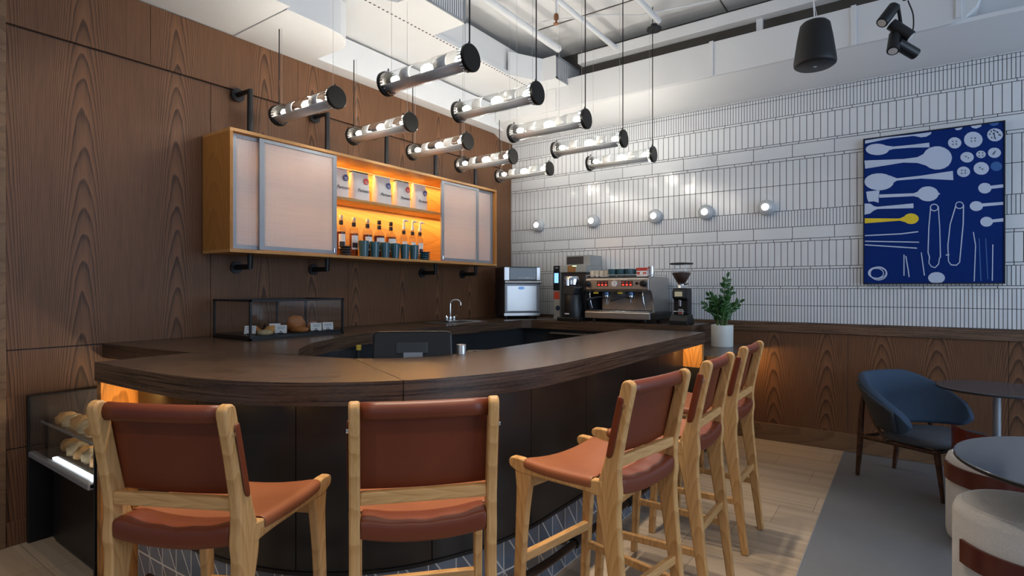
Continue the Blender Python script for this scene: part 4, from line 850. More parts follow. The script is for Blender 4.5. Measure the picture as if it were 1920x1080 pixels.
def lamp_light(x, y, z):
    l = bpy.data.lights.new('pendant_light', 'POINT'); l.energy = 9; l.color = (1.0, 0.92, 0.80); l.shadow_soft_size = .03
    o = bpy.data.objects.new('pendant_light', l); C.objects.link(o); o.location = (x, y, z + .035)
LZ = 2.61
ordn = ['nearest', 'second nearest', 'third', 'fourth', 'farthest']
p0 = make_pendant('glass tube pendant nearest in the row beside the oak wall', -1, 3.216 - LZ, 3.945 - LZ)
p0.location = (-3.255, 2.20, LZ)
p1 = None
for i in range(5):
    y = 2.215 + .645 * i
    lamp_light(-3.258, y, LZ); lamp_light(-2.178, y + .03, LZ)
    if i == 0:
        p0.location = (-3.27, y, LZ)
        p1 = make_pendant('glass tube pendant nearest in the row over the bar top', 1, 3.945 - LZ, 3.945 - LZ); p1.location = (-2.19, y + .03, LZ)
    else:
        q = dup(p0, (-3.27, y, LZ), 0, 'glass tube pendant %s in the row beside the oak wall' % ordn[i])
        if i in (1, 4):
            for ch in q.children:
                if ch.name.startswith('suspension_wire') and max(v.co.x for v in ch.data.vertices) > 0: ch.scale.z = (3.498 - LZ) / (3.945 - LZ)
        dup(p1, (-2.19, y + .03, LZ), 0, 'glass tube pendant %s in the row over the bar top' % ordn[i])
tag(MB().lathe([(.0, 3.745), (.062, 3.745), (.066, 3.75), (.066, 3.765), (.03, 3.775), (.03, 3.80)], 24, T((-1.875, 4.86, 0))).build('cable_canopy', M['black'], smooth=40), 'round black ceiling canopy of the farthest bar pendant', 'canopy')

# wall sconces
def sconce(x, label):
    t = thing('wall_sconce', label, 'lamp', (x, DY - .0002, 2.141), 0, 'round sconces on the tiled wall')
    RX = Matrix.Rotation(PI / 2, 4, 'X')
    MB().lathe([(.066, 0), (.072, .012), (.073, .035), (.069, .052), (.060, .066), (.056, .064), (.047, .074), (.044, .072), (.034, .080), (.030, .078)], 28, RX).build('housing', M['sconce_body'], t, smooth=25)
    MB().lathe([(.030, .074), (.031, .082), (.026, .090), (.016, .096), (.006, .099), (0, .099)], 24, RX).build('globe', M['sconce'], t, smooth=80)
    return t
for x, lb in ((-3.548, 'round white sconce on the tiles, nearest the oak wall'), (-2.83, 'round white sconce on the tiles, second from the oak wall'), (-2.117, 'round white sconce in the middle of the five on the tiles'),
              (-1.60, 'round white sconce on the tiles, second from the right'), (-1.053, 'round white sconce on the tiles, nearest the blue picture')):
    sconce(x, lb)

# picture
pt = thing('wall_picture', 'blue print of white spoons, buttons and safety pins with one yellow spoon', 'picture', (0, 0, 0))
fy = DY - .001
m = MB(); a, b, c, d = -.298, .600, 1.432, 2.652
m.box(a, b, fy - .045, fy - .003, c, c + .008); m.box(a, b, fy - .045, fy - .003, d - .008, d); m.box(a, a + .008, fy - .045, fy - .003, c, d); m.box(b - .008, b, fy - .045, fy - .003, c, d)
m.build('frame', M['black'], pt)
cv = MB().box(a + .008, b - .008, fy - .040, fy - .004, c + .008, d - .008).build('canvas', M['art'], pt)
def shapes(lst, yy, name, mat):
    m = MB()
    for ip, poly in enumerate(lst):
        q = [(min(b - .009, max(a + .009, x)), min(d - .009, max(c + .009, z))) for x, z in poly]
        m.prism(q, yy - .0010 - ip * .00001, yy, 'y')
    return plabel(m.build(name, M[mat], cv), {'artw': 'pale printed shapes', 'arty': 'yellow printed spoon', 'artd': 'faint printed shapes', 'ink': 'dark holes of the printed buttons'}[mat])
shapes(ART_W, fy - .040, 'print', 'artw'); shapes(ART_Y, fy - .040, 'print', 'arty'); shapes(ART_D, fy - .040, 'print', 'artd'); shapes(ART_K, fy - .0413, 'print', 'ink')

# hanging speaker
sp = thing('pendant_speaker', 'black cone loudspeaker hanging on a white cable below the duct', 'speaker', (-.506, 4.245, 2.895))
MB().lathe([(.118, .008), (.128, .016), (.131, .03), (.128, .06), (.108, .20), (.092, .285), (.075, .303), (0, .308)], 36).build('body', M['speaker'], sp, smooth=45)
g = MB().lathe([(0, .004), (.112, .004), (.118, .008)], 36).build('grille', M['grille'], sp, smooth=45)
MB().cbox((0, 0, .003), (.022, .008, .003), Matrix.Rotation(R(35), 4, 'Z')).build('badge', M['chrome'], g)
MB().tube([(0, 0, .305), (-.012, 0, .5), (-.012, 0, 1.055)], .004, 8).build('cable', M['card'], sp)
MB().tube([(.02, 0, .30), (-.008, 0, .45)], .002, 6).build('cable', M['card'], sp)
# spotlight cluster
sl = thing('spotlight_cluster', 'cluster of four black spotlights hanging from the ceiling right of the speaker', 'spotlight', (-.03, 4.40, 3.29))
MB().tube([(.02, .01, -.02), (.02, .01, .66)], .012, 10).build('stem', M['black'], sl)
right = Vector((math.cos(YAW), math.sin(YAW), 0)); fwd = Vector((-math.sin(YAW), math.cos(YAW), 0))
def head(cx, cz, dx, dz, df, L=.15, r=.036):
    d = (right * dx + Vector((0, 0, dz)) + fwd * df).normalized(); c = right * cx + Vector((0, 0, cz))
    h = MB().tube([c - d * L / 2, c + d * L * .47, c + d * L / 2], [r, r, r * .95], 20).build('lamp_head', M['black'], sl, smooth=40)
    MB().tube([c + d * (L / 2), c + d * (L / 2 + .002)], r * .72, 16).build('lens', M['reflector'], h)
head(-.085, -.115, -.62, -.75, -.15); head(.0, -.215, .62, -.72, -.35); head(-.045, -.295, -.35, -.90, -.35); head(.035, -.335, .85, -.42, .1)
MB().tube(catmull([right * .045 + Vector((0, 0, -.02)), right * .08 + Vector((0, 0, -.12)), right * .07 + Vector((0, 0, -.24)), right * .0 + Vector((0, 0, -.31))], 6), .004, 8).build('cable', M['black'], sl)
MB().tube([right * -.02 + Vector((0, 0, -.05)), right * .0 + Vector((0, 0, -.18)), right * -.01 + Vector((0, 0, -.30))], .010, 8).build('joint_arm', M['black'], sl)

# ------------------------------------------------------------------ machines on the back counter
CZ = ZT + .0006
# high speed oven, set across the corner
ov = thing('counter_oven', 'silver high speed oven set across the corner of the back counter', 'oven', (-3.429, 5.005, CZ), math.atan2(.318, .264))
w = .205
MB().box(-w + .004, w - .004, .012, .45, .028, .57).build('body', M['charcoal'], ov, bevel=.006)
MB().box(-w, w, .002, .014, .03, .065).build('base_strip', M['steel'], ov, bevel=.003)
d = MB().box(-w + .004, w - .004, -.012, .012, .07, .405).build('door', M['alu'], ov, bevel=.008)
MB().box(-w + .03, w - .045, -.0145, -.011, .085, .36).build('door_panel', M['steel'], d, bevel=.004)
MB().tube([(-w + .0, -.03, .398), (w - .0, -.03, .398)], .014, 12).build('handle', M['steel'], d, smooth=50)
m = MB()
for s in (-1, 1): m.cbox((s * (w - .02), -.02, .398), (.02, .03, .02))
m.build('handle_mount', M['steel'], d)
MB().lathe([(0, 0), (.034, 0), (.036, .001), (.034, .002), (0, .002)], 24, T((-.015, -.0145, .335)) @ Matrix.Rotation(PI / 2, 4, 'X') @ Matrix.Diagonal((1, .42, 1, 1))).build('badge', M['blueplastic'], d)
cp = MB().box(-w + .06, w - .045, -.004, .014, .425, .558).build('control_panel', M['darkglass'], ov, bevel=.003)
MB().box(-w, -w + .058, -.006, .014, .42, .562).build('side_trim', M['steel'], ov, bevel=.003)
MB().box(w - .043, w, -.006, .014, .42, .562).build('side_trim', M['steel'], ov, bevel=.003)
m = MB()
for i in range(6): m.cbox((-.03 + .026 * i, -.0045, .447), (.012, .001, .006))
m.build('buttons', M['card'], cp)
for sx in (-1, 1):
    for yy in (.06, .40): MB().lathe([(.016, 0), (.018, .028)], 12, T((sx * .17, yy, 0))).build('foot', M['black'], ov)

# bean to cup brewer with tall touch screen column
bw = thing('coffee_brewer', 'tall beige coffee brewer with blue touch screen standing behind the black grinder', 'coffee machine', (-2.905, 5.12, CZ))
MB().box(-.115, .185, .03, .36, .0, .50).build('body', M['charcoal'], bw, bevel=.006)
MB().box(-.115, .195, -.0, .36, .50, .575).build('top_panel', M['greypanel'], bw, bevel=.004)
MB().box(-.02, .075, -.004, .0, .503, .572).build('amber_window', M['warm_oak'], bw)
MB().box(.04, .085, -.006, -.003, .562, .570).build('indicator', M['green'], bw)
hd = MB().box(-.10, .195, .10, .36, .575, .685).build('bean_hopper', M['greypanel'], bw, bevel=.004)
MB().box(-.085, .115, .096, .101, .590, .672).build('hopper_window', M['charcoal'], hd)
MB().box(-.195, -.115, .0, .20, .0, .575).build('screen_column', M['greypanel'], bw, bevel=.004)
MB().box(-.194, -.116, -.006, .001, .31, .573).build('screen_panel', M['darkglass'], bw, bevel=.002)
MB().box(-.180, -.130, -.0085, -.006, .39, .495).build('touch_screen', M['screen'], bw)
MB().box(-.190, -.122, -.003, .001, .215, .295).build('red_panel', M['logored'], bw)
MB().lathe([(.020, 0), (.027, 0), (.027, .002), (.020, .002)], 20, T((-.14, -.001, .12)) @ Matrix.Rotation(PI / 2, 4, 'X')).build('round_logo', M['blueplastic'], bw)
text('lettering', 'COFFEE', .011, M['card'], bw, T((-.155, -.0065, .55)) @ Matrix.Rotation(PI / 2, 4, 'X'))

# black batch grinder
g1 = thing('coffee_grinder', 'squat black coffee grinder left of the espresso machine', 'grinder', (-2.79, 4.985, CZ))
MB().box(-.13, .12, -.10, .10, 0, .038).build('base', M['blackplastic'], g1, bevel=.008)
MB().lathe([(.098, .038), (.10, .05), (.10, .22), (.088, .265), (.06, .28)], 28).build('body', M['blackplastic'], g1, smooth=45)
MB().prism([(-.075, .265), (.045, .265), (.085, .335), (.05, .36), (-.05, .36), (-.08, .31)], -.075, .075, 'y').build('head', M['charcoal'], g1, bevel=.01)
MB().lathe([(.062, .36), (.075, .37), (.078, .43), (.070, .455), (.0, .46)], 24, T((-.01, 0, 0))).build('collar', M['chrome'], g1, smooth=45)
MB().lathe([(.030, 0), (.032, .05), (.030, .07), (0, .07)], 16, T((-.03, -.06, .36))).build('adjuster', M['chrome'], g1, smooth=45)
MB().cbox((-.01, -.1, .075), (.05, .004, .012)).build('badge', M['card'], g1, bevel=.001)

# two group espresso machine
es = thing('espresso_machine', 'chrome two group espresso machine with red buttons and cups on top', 'coffee machine', (-2.31, 5.0, CZ))
for sx in (-1, 1):
    for yy in (.05, .42): MB().lathe([(.020, 0), (.024, .006), (.018, .032)], 14, T((sx * .27, yy, 0))).build('foot', M['black'], es)
MB().box(-.345, .345, -.01, .46, .032, .100).build('base', M['steel'], es, bevel=.008)
dtb = MB().box(-.335, .335, -.005, .20, .100, .112).build('drip_tray', M['chrome'], es, bevel=.003)
m = MB()
for i in range(28): m.cbox((-.31 + .62 * i / 27, .09, .1135), (.006, .17, .003))
m.build('drip_grate', M['black'], dtb)
MB().box(-.26, .30, .215, .46, .100, .335).build('backsplash', M['steel'], es, bevel=.004)
MB().box(.345, .405, .02, .42, .034, .10).build('side_box', M['black'], es, bevel=.006)
MB().prism([(-.005, .30), (-.012, .325), (-.012, .425), (.01, .440), (.47, .440), (.47, .30)], -.33, .33, 'x').build('head', M['steel'], es, bevel=.006)
MB().prism([(.10, .10), (.02, .30), (-.004, .31), (-.004, .435), (.465, .435), (.465, .10)], .330, .352, 'x').build('side_panel', M['steel'], es, bevel=.004)
MB().prism([(.10, .10), (.02, .30), (-.004, .31), (-.004, .435), (.465, .435), (.465, .10)], -.352, -.330, 'x').build('side_panel', M['charcoal'], es, bevel=.004)
m = MB(); m.box(-.33, .33, .0, .46, .4405, .446)
m.build('cup_tray', M['chrome'], es)
m = MB()
for y in (.0, .46): m.tube([(-.33, y, .462), (.33, y, .462)], .004, 8)
for x in (-.33, .33): m.tube([(x, 0, .462), (x, .46, .462)], .004, 8)
for x in (-.33, 0, .33):
    for y in (0, .46): m.tube([(x, y, .445), (x, y, .462)], .003, 6)
m.build('cup_rail', M['chrome'], es)
for cx in (-.145, .115):
    bp = MB().box(cx - .06, cx + .06, -.0145, -.010, .352, .405).build('button_panel', M['charcoal'], es)
    for i in range(3):
        for j in range(2): MB().cbox((cx - .038 + .038 * i, -.0155, .366 + .024 * j), (.020, .003, .013)).build('button', M['red'] if j == 0 else M['redbox'], bp, bevel=.001)
    gh = MB().lathe([(.040, .325), (.042, .305), (.046, .280), (.044, .262), (.0, .262)], 22, T((cx, .07, 0))).build('group_head', M['blueplastic'], es, smooth=45)
    MB().tube([(cx, .07, .33), (cx, .14, .36)], .030, 14).build('group_neck', M['chrome'], gh)
    MB().lathe([(.038, .262), (.040, .24), (.034, .228), (.014, .222), (.012, .195), (.0, .193)], 20, T((cx, .07, 0))).build('portafilter', M['chrome'], gh, smooth=45)
    MB().tube([(cx - .03, .05, .248), (cx - .075, .0, .243), (cx - .15, -.06, .215)], [.008, .012, .015], 12).build('portafilter_handle', M['black'], gh, smooth=50)
    MB().cbox((cx - .075, -.003, .285), (.05, .02, .016)).build('paddle', M['yellow'], gh, bevel=.004)
ga = MB().lathe([(.0, 0), (.028, 0), (.030, .003), (.030, .010), (.025, .010), (.0, .007)], 24, T((-.015, -.012, .378)) @ Matrix.Rotation(PI / 2, 4, 'X')).build('pressure_gauge', M['card'], es)
MB().cbox((-.012, -.0205, .382), (.003, .001, .022), Matrix.Identity(4)).build('gauge_needle', M['ink'], ga)
for x in (-.305, .285): MB().lathe([(.016, 0), (.030, .006), (.030, .032), (.022, .042), (0, .043)], 18, T((x, -.012, .378)) @ Matrix.Rotation(PI / 2, 4, 'X')).build('steam_knob', M['blackplastic'], es, smooth=40)
MB().cbox((.215, -.0135, .380), (.026, .004, .026)).build('switch', M['ink'], es)
for x in (-.29, .27): MB().tube(catmull([(x, .03, .31), (x, .0, .28), (x + .01, -.005, .20), (x + .02, .01, .135)], 5), .006, 10).build('steam_wand', M['chrome'], es, smooth=50)
MB().lathe([(0, 0), (.019, 0), (.019, .004), (0, .005)], 18, T((-.20, .214, .185)) @ Matrix.Rotation(PI / 2, 4, 'X')).build('round_badge', M['card'], es)
# cups on the machine
TY, TZ = 5.0, CZ + .4466
def cup(mat, r, h): return MB().lathe([(r * .62, 0), (r * .68, .003), (r * .92, h * .4), (r, h * .85), (r, h), (r * .94, h), (r * .9, h * .5), (r * .6, .008), (0, .007)], 20).build('cup', M[mat], smooth=60)
wc = None
rgn = random.Random(5)
k = 0
names = ['left front', 'second from left in front', 'third from left in front', 'right front']
for i in range(4):
    o = cup('cream', .026, .065) if wc is None else wc.copy()
    if wc is None: wc = o
    else: C.objects.link(o)
    o.location = (-2.612 + .0535 * i, TY + .08, TZ)
    tag(o, 'small cream cup on the espresso machine, ' + names[i], 'cup', 'cream cups on the espresso machine')
bcup = None
spots = [(-2.379, .06, 0), (-2.290, .06, 0), (-2.201, .06, 0), (-2.285, .19, 0), (-2.190, .19, 0), (-2.38, .19, 0)]
nm = ['left of the front row', 'middle of the front row', 'right of the front row', 'behind in the middle', 'behind at the right', 'behind at the left']
for i, (x, y, z) in enumerate(spots):
    if bcup is None:
        bcup = thing('mug', 'x', 'cup', (x, TY + y, TZ), R(90), 'blue mugs on the espresso machine')
        b = MB().lathe([(.030, 0), (.034, .004), (.042, .03), (.044, .075), (.041, .076), (.038, .03), (.028, .008), (0, .007)], 22).build('mug_body', M['tealcup'], bcup, smooth=60)
        MB().tube(catmull([(.041, 0, .062), (.058, 0, .062), (.064, 0, .042), (.054, 0, .022), (.040, 0, .02)], 5), .005, 8).build('handle', M['tealcup'], bcup, smooth=60)
        bcup['label'] = 'blue mug on the espresso machine, ' + nm[0]
    else: dup(bcup, (x, TY + y, TZ), R(90), 'blue mug on the espresso machine, ' + nm[i])
# red printed box with rail of tools, and a tin
rb = thing('printed_box', 'small red and white printed box at the right end of the espresso machine top', 'box', (-2.08, 5.115, TZ))
MB().box(-.055, .055, -.04, .04, 0, .075).build('box_body', M['card'], rb, bevel=.002)
m = MB(); m.box(-.055, .055, -.0412, -.04, .055, .075); m.box(-.05, -.02, -.0412, -.04, .012, .045); m.box(.01, .045, -.0412, -.04, .025, .04)
m.build('red_print', M['redbox'], rb); MB().box(-.058, .058, -.043, .043, .075, .085).build('lid', M['redbox'], rb, bevel=.002)
tag(MB().lathe([(.026, 0), (.028, .002), (.028, .098), (.026, .10), (0, .10)], 22).build('tin', M['chrome'], smooth=40, loc=(-2.0, 5.11, TZ)), 'shiny metal tin beside the red printed box on the espresso machine', 'tin')
tag(MB().box(-.008, .16, 0, .008, 0, .215).build('splash_panel', M['greypanel'], loc=(-1.90, 5.495, CZ), bevel=.002), 'grey panel leaning on the tiles between espresso machine and hopper grinder', 'panel')

# espresso grinder with bean hopper
g2 = thing('coffee_grinder', 'black espresso grinder with clear bean hopper at the right end of the counter', 'grinder', (-1.70, 5.09, CZ))
MB().prism([(-.10, 0), (.11, 0), (.115, .03), (.075, .07), (.075, .09), (-.055, .09), (-.10, .035)], -.085, .085, 'x', T((0, 0, 0)) ).build('base', M['blackplastic'], g2, bevel=.008)
MB().prism([(-.02, .09), (.09, .06), (.10, .30), (.08, .335), (-.04, .335), (-.06, .31), (-.06, .24), (-.02, .225)], -.068, .068, 'x').build('body', M['blackplastic'], g2, bevel=.010)
fp = MB().box(-.055, .055, -.068, -.058, .245, .315).build('display_bezel', M['charcoal'], g2, bevel=.006)
MB().box(-.040, .030, -.0695, -.068, .258, .302).build('display', M['screen2'], fp)
MB().box(-.012, .012, -.05, -.018, .165, .225).build('spout', M['chrome'], g2, bevel=.004)
fk = MB().tube([(-.045, -.02, .12), (-.045, -.075, .12), (.045, -.075, .12), (.045, -.02, .12)], .005, 8).build('fork', M['chrome'], g2)
MB().cbox((0, -.022, .115), (.05, .012, .05)).build('fork_plate', M['chrome'], fk, bevel=.004)
MB().cbox((0, -.029, .112), (.026, .003, .022)).build('red_badge', M['redbox'], fk)
MB().lathe([(.050, .335), (.040, .35), (.040, .37), (.032, .375)], 22).build('hopper_collar', M['chrome'], g2, smooth=40)
MB().tube([(.03, -.02, .365), (.075, -.04, .375)], .005, 8).build('hopper_gate', M['black'], g2)
MB().lathe([(.034, .375), (.050, .40), (.088, .47), (.092, .485), (.080, .488), (.080, .553)], 26).build('hopper', M['glass'], g2, smooth=50)
MB().lathe([(0, .377), (.032, .377), (.047, .40), (.084, .468), (.078, .478), (.0, .485)], 24).build('coffee_beans', M['beans'], g2, smooth=60)
MB().lathe([(0, .553), (.102, .553), (.106, .557), (.104, .566), (.03, .572), (0, .572)], 28).build('hopper_lid', M['blackplastic'], g2, smooth=40)

# sink and faucet
sk = thing('sink', 'small steel drop in sink on the left back counter', 'sink', (-3.60, 4.10, ZT))
m = MB()
m.box(-.19, .19, -.26, .26, .0005, .006)
m.build('rim', M['steel'], sk, bevel=.002)
MB().box(-.13, .15, -.20, .06, .0062, .0072).build('basin', M['charcoal'], sk)
MB().box(-.12, .14, .09, .24, .0062, .012).build('drainboard', M['alu'], sk, bevel=.002)
fc = thing('faucet', 'chrome gooseneck faucet standing at the sink', 'faucet', (-3.60, 4.02, ZT + .0072))
MB().box(-.045, .045, -.065, .065, 0, .018).build('base_plate', M['chrome'], fc, bevel=.006)
MB().tube(catmull([(0, 0, .015), (0, 0, .12), (0.0, .005, .185), (.02, .02, .212), (.055, .045, .212), (.075, .06, .19), (.078, .063, .16)], 6), .0085, 12).build('spout', M['chrome'], fc, smooth=60)
MB().lathe([(.017, .018), (.019, .03), (.015, .055), (.0, .06)], 16).build('body', M['chrome'], fc, smooth=50)
for s in (-1, 1):
    hnd = MB().lathe([(.016, .018), (.018, .03), (.016, .052), (.006, .058), (0, .058)], 16, T((0, s * .052, 0))).build('handle', M['chrome'], fc, smooth=50)
    MB().tube([(0, s * .052, .05), (.02, s * .075, .060)], .004, 8).build('lever', M['chrome'], hnd)

# register on the work bench, seen from behind
pos = thing('register', 'black touch screen register seen from behind the bar', 'cash register', (-2.04, 1.995, .8805), YAW + R(6))
MB().box(-.13, .13, -.03, .16, 0, .03).build('base', M['blackplastic'], pos, bevel=.01)
MB().prism([(.0, .03), (.07, .03), (.05, .22), (-.005, .23)], -.06, .06, 'x').build('stand', M['blackplastic'], pos, bevel=.008)
sc = MB().prism([(-.205, .055), (.195, .055), (.205, .07), (.198, .285), (.182, .302), (-.182, .302), (-.200, .285)], -.022, .022, 'y', T((0, -.02, 0), rx=R(-10))).build('screen_shell', M['blackplastic'], pos, bevel=.010)
MB().box(-.085, .075, -.028, -.020, .185, .245, T((0, -.02, 0), rx=R(-10))).build('rear_plate', M['charcoal'], sc, bevel=.004)
MB().box(-.045, .050, -.0305, -.028, .115, .192, T((0, -.02, 0), rx=R(-10))).build('paper_sticker', M['alu'], sc)
pr_ = thing('receipt_printer', 'low black box beside the register behind the bar', 'printer', (-1.955, 2.42, .8805), YAW)
MB().box(-.07, .10, -.06, .08, 0, .165).build('body', M['blackplastic'], pr_, bevel=.01)
MB().box(-.03, .04, -.02, .02, .165, .168).build('paper_slot', M['charcoal'], pr_)
sb = thing('bottle', 'small dark bottle standing left of the register', 'bottle', (-2.30, 1.865, .8805))
MB().lathe([(.024, 0), (.026, .004), (.026, .13), (.012, .165), (.011, .20)], 18).build('glass_body', M['blackplastic'], sb, smooth=50)
MB().lathe([(.013, .20), (.013, .225), (0, .226)], 14).build('cap', M['yellow'], sb, smooth=50)
lt = tag(MB().lathe([(.022, 0), (.026, .004), (.026, .225), (.024, .23), (.0, .23)], 18).build('steel_cup', M['steel'], smooth=50, loc=(-1.86, 2.16, .8805)), 'slim steel cup standing right of the register screen', 'cup')

# ------------------------------------------------------------------ pastry display on the counter
X0, X1, Y0, Y1, Z0, Z1 = -3.84, -3.375, 1.885, 2.60, ZT + .0006, 1.325
dc = thing('pastry_display', 'black framed glass pastry case on the back counter', 'display case', (0, 0, 0))
b = .013
m = MB()
for x in (X0, X1 - b):
    for y in (Y0, Y1 - b): m.box(x, x + b, y, y + b, Z0, Z1)
for z in (Z0, Z1 - b):
    for x in (X0, X1 - b): m.box(x, x + b, Y0, Y1, z, z + b)
    for y in (Y0, Y1 - b): m.box(X0, X1, y, y + b, z, z + b)
m.build('frame', M['black'], dc)
MB().box(X0 + b, X1 - b, Y0 + b, Y1 - b, Z0, Z0 + .028).build('tray', M['blackplastic'], dc)
for (a, c_) in (((X1 - .008, X1 - .004, Y0 + b, Y1 - b), 'x'), ((X0 + b, X1 - b, Y0 + .004, Y0 + .008), 'y'), ((X0 + b, X1 - b, Y1 - .008, Y1 - .004), 'y')):
    MB().box(*a, Z0 + b, Z1 - b).build('glass_pane', M['glass'], dc)
MB().box(X0 + b, X1 - b, Y0 + b, Y1 - b, Z1 - .008, Z1 - .004).build('glass_pane', M['glass'], dc)
MB().box(X0 + .004, X0 + b, (Y0 + Y1) / 2 + .10, (Y0 + Y1) / 2 + .113, Z0 + b, Z1 - b).build('mullion', M['black'], dc)
ZP = Z0 + .0285
def lump(rx, ry, rz, seed, n=18, m_=10, amp=.14, fr=30):
    mb = MB(); rows = []
    for i in range(m_ + 1):
        ph = -PI / 2 + PI * i / m_; r_ = []
        for k in range(n):
            a = 2 * PI * k / n; v = Vector((math.cos(a) * math.cos(ph), math.sin(a) * math.cos(ph), math.sin(ph)))
            d = 1 + amp * mnoise.noise(v * 2.2 + Vector((seed * 3.7, 0, 0))) + amp * .4 * mnoise.noise(v * 6 + Vector((seed, 5, 0)))
            z = v.z * rz * d; r_.append((v.x * rx * d, v.y * ry * d, max(z, -rz * .55) + rz * .55))
        rows.append(r_)
    return mb.grid(rows, close=True)
pl = [('bun', .068, .068, .070, 'crust', (-3.58, 2.34, 0), 'round glossy brown bun, tallest in the glass case'), ('tart', .070, .056, .026, 'crust', (-3.455, 2.29, 0), 'flat brown tart in front of the tall bun'),
      ('cookie', .05, .05, .022, 'cookie', (-3.435, 2.02, 0), 'pale cookie at the front left corner of the case'), ('scone', .055, .048, .035, 'crust2', (-3.50, 2.11, 0), 'golden scone behind the pale cookie'),
      ('croissant', .075, .04, .034, 'crust', (-3.60, 2.03, 0), 'brown croissant at the back left of the case'), ('danish', .055, .05, .028, 'crust2', (-3.57, 2.49, 0), 'golden danish at the right of the tall bun'),
      ('muffin', .045, .045, .035, 'pink', (-3.66, 2.54, 0), 'pinkish muffin at the back right of the case'), ('biscuit', .05, .05, .02, 'crust', (-3.66, 2.22, 0), 'dark biscuit at the back in the middle of the case')]
for i, (nm_, rx, ry, rz, mt, lc, lb) in enumerate(pl):
    tag(lump(rx, ry, rz, i + 1).build(nm_, M[mt], smooth=80, loc=(lc[0], lc[1], ZP)), lb, 'pastry')
def card(x, y, rz, label, mat='card'):
    t = thing('price_card', label, 'card', (x, y, ZP), rz, 'price cards in the glass case')
    Mx = T((0, 0, .004), ry=R(-14))
    MB().box(-.001, .001, -.037, .037, .0, .055, Mx).build('card_face', M['card'], t)
    m = MB(); m.box(.001, .0014, -.026, .026, .040, .042, Mx); m.box(.001, .0014, -.022, .022, .030, .032, Mx); m.box(.001, .0014, -.006, .006, .008, .014, Mx)
    m.build('print', M['ink'], t)
    MB().cbox((0, 0, .004), (.02, .03, .008)).build('holder', M['black'], t)
for x, y, rz, lb in ((-3.52, 1.965, -50, 'white price card at the left end of the glass case'), (-3.42, 2.125, -38, 'white price card between the scone and the flat tart'), (-3.60, 2.19, -38, 'white price card standing back behind the scone'),
                     (-3.43, 2.405, -32, 'white price card just right of the flat tart'), (-3.43, 2.505, -26, 'white price card nearest the right end of the glass case')):
    card(x, y, R(rz), lb)

# ------------------------------------------------------------------ chilled cabinet under the counter end
cc = thing('chilled_cabinet', 'low black chilled pastry cabinet with glass top below the counter end', 'display fridge', (0, 0, 0))
a0, a1, b0, b1 = WX + .018, -3.02, .93, 1.62
MB().box(a0 + .10, a1 - .01, b0 + .09, b1, .02, .485).build('body', M['blackplastic'], cc, bevel=.004)
MB().box(a0, a0 + .03, b0, b1, .0, .81).build('side_panel', M['blackplastic'], cc, bevel=.003)
MB().box(a1 - .012, a1, b0 + .02, b1, .0, .81).build('side_panel', M['blackplastic'], cc, bevel=.003)
MB().box(a0 + .03, a1 - .012, b1 - .03, b1, .0, .81).build('back_panel', M['charcoal'], cc)
MB().box(a0 + .03, a1 - .012, b0 + .01, b1 - .03, .485, .50).build('deck', M['charcoal'], cc)
MB().box(a0 + .03, a1 - .012, b0, b0 + .03, .475, .505).build('front_rail', M['alu'], cc, bevel=.006)
MB().box(a0 + .03, a1 - .012, b0 + .004, b0 + .009, .505, .80).build('front_glass', M['glass'], cc)
MB().box(a0 + .03, a1 - .012, b0 + .004, b1 - .03, .802, .808).build('top_glass', M['glass'], cc)
MB().box(a0 + .03, a1 - .012, b0 + .06, b1 - .03, .655, .660).build('glass_shelf', M['glass'], cc)
MB().box(a0 + .03, a1 - .012, b0 + .055, b0 + .06, .652, .663).build('shelf_edge', M['alu'], cc)
MB().box(a0 + .30, a1 - .02, b0 + .035, b0 + .055, .502, .512).build('light_strip', M['coolled'], cc)
area('chilled_cabinet_lamp', ((a0 + a1) / 2, b1 - .10, .79), ((a0 + a1) / 2, b0 + .1, .6), .8, .03, 6, (1.0, .86, .66))
rg = random.Random(4); kk = 0
rowsp = [(.6605, 1.06, 6), (.6605, 1.20, 6), (.5008, 1.08, 6), (.6605, 1.36, 3)]
nmr = ['on the front of the glass shelf', 'in the middle of the glass shelf', 'on the lower deck', 'at the back of the glass shelf']
cnt = ['leftmost', 'second from left', 'third from left', 'third from right', 'second from right', 'rightmost']
for ri, (z, y, n) in enumerate(rowsp):
    for i in range(n):
        x = a0 + .12 + (a1 - a0 - .24) * (i + .5) / n if n == 6 else a0 + .14 + .11 * i
        o = lump(.055 + rg.uniform(-.006, .003), .052, .042 + rg.uniform(-.006, .006), 20 + kk, amp=.26).build('pastry', M[['crust2', 'cookie', 'crust2', 'cookie'][(ri + i) % 4]], smooth=80, loc=(x, y + rg.uniform(-.006, .006), z))
        tag(o, 'pastry %s in the chilled cabinet, %s' % (nmr[ri], (cnt if n == 6 else ['leftmost', 'middle', 'rightmost'])[i]), 'pastry', 'pastries in the chilled cabinet'); kk += 1

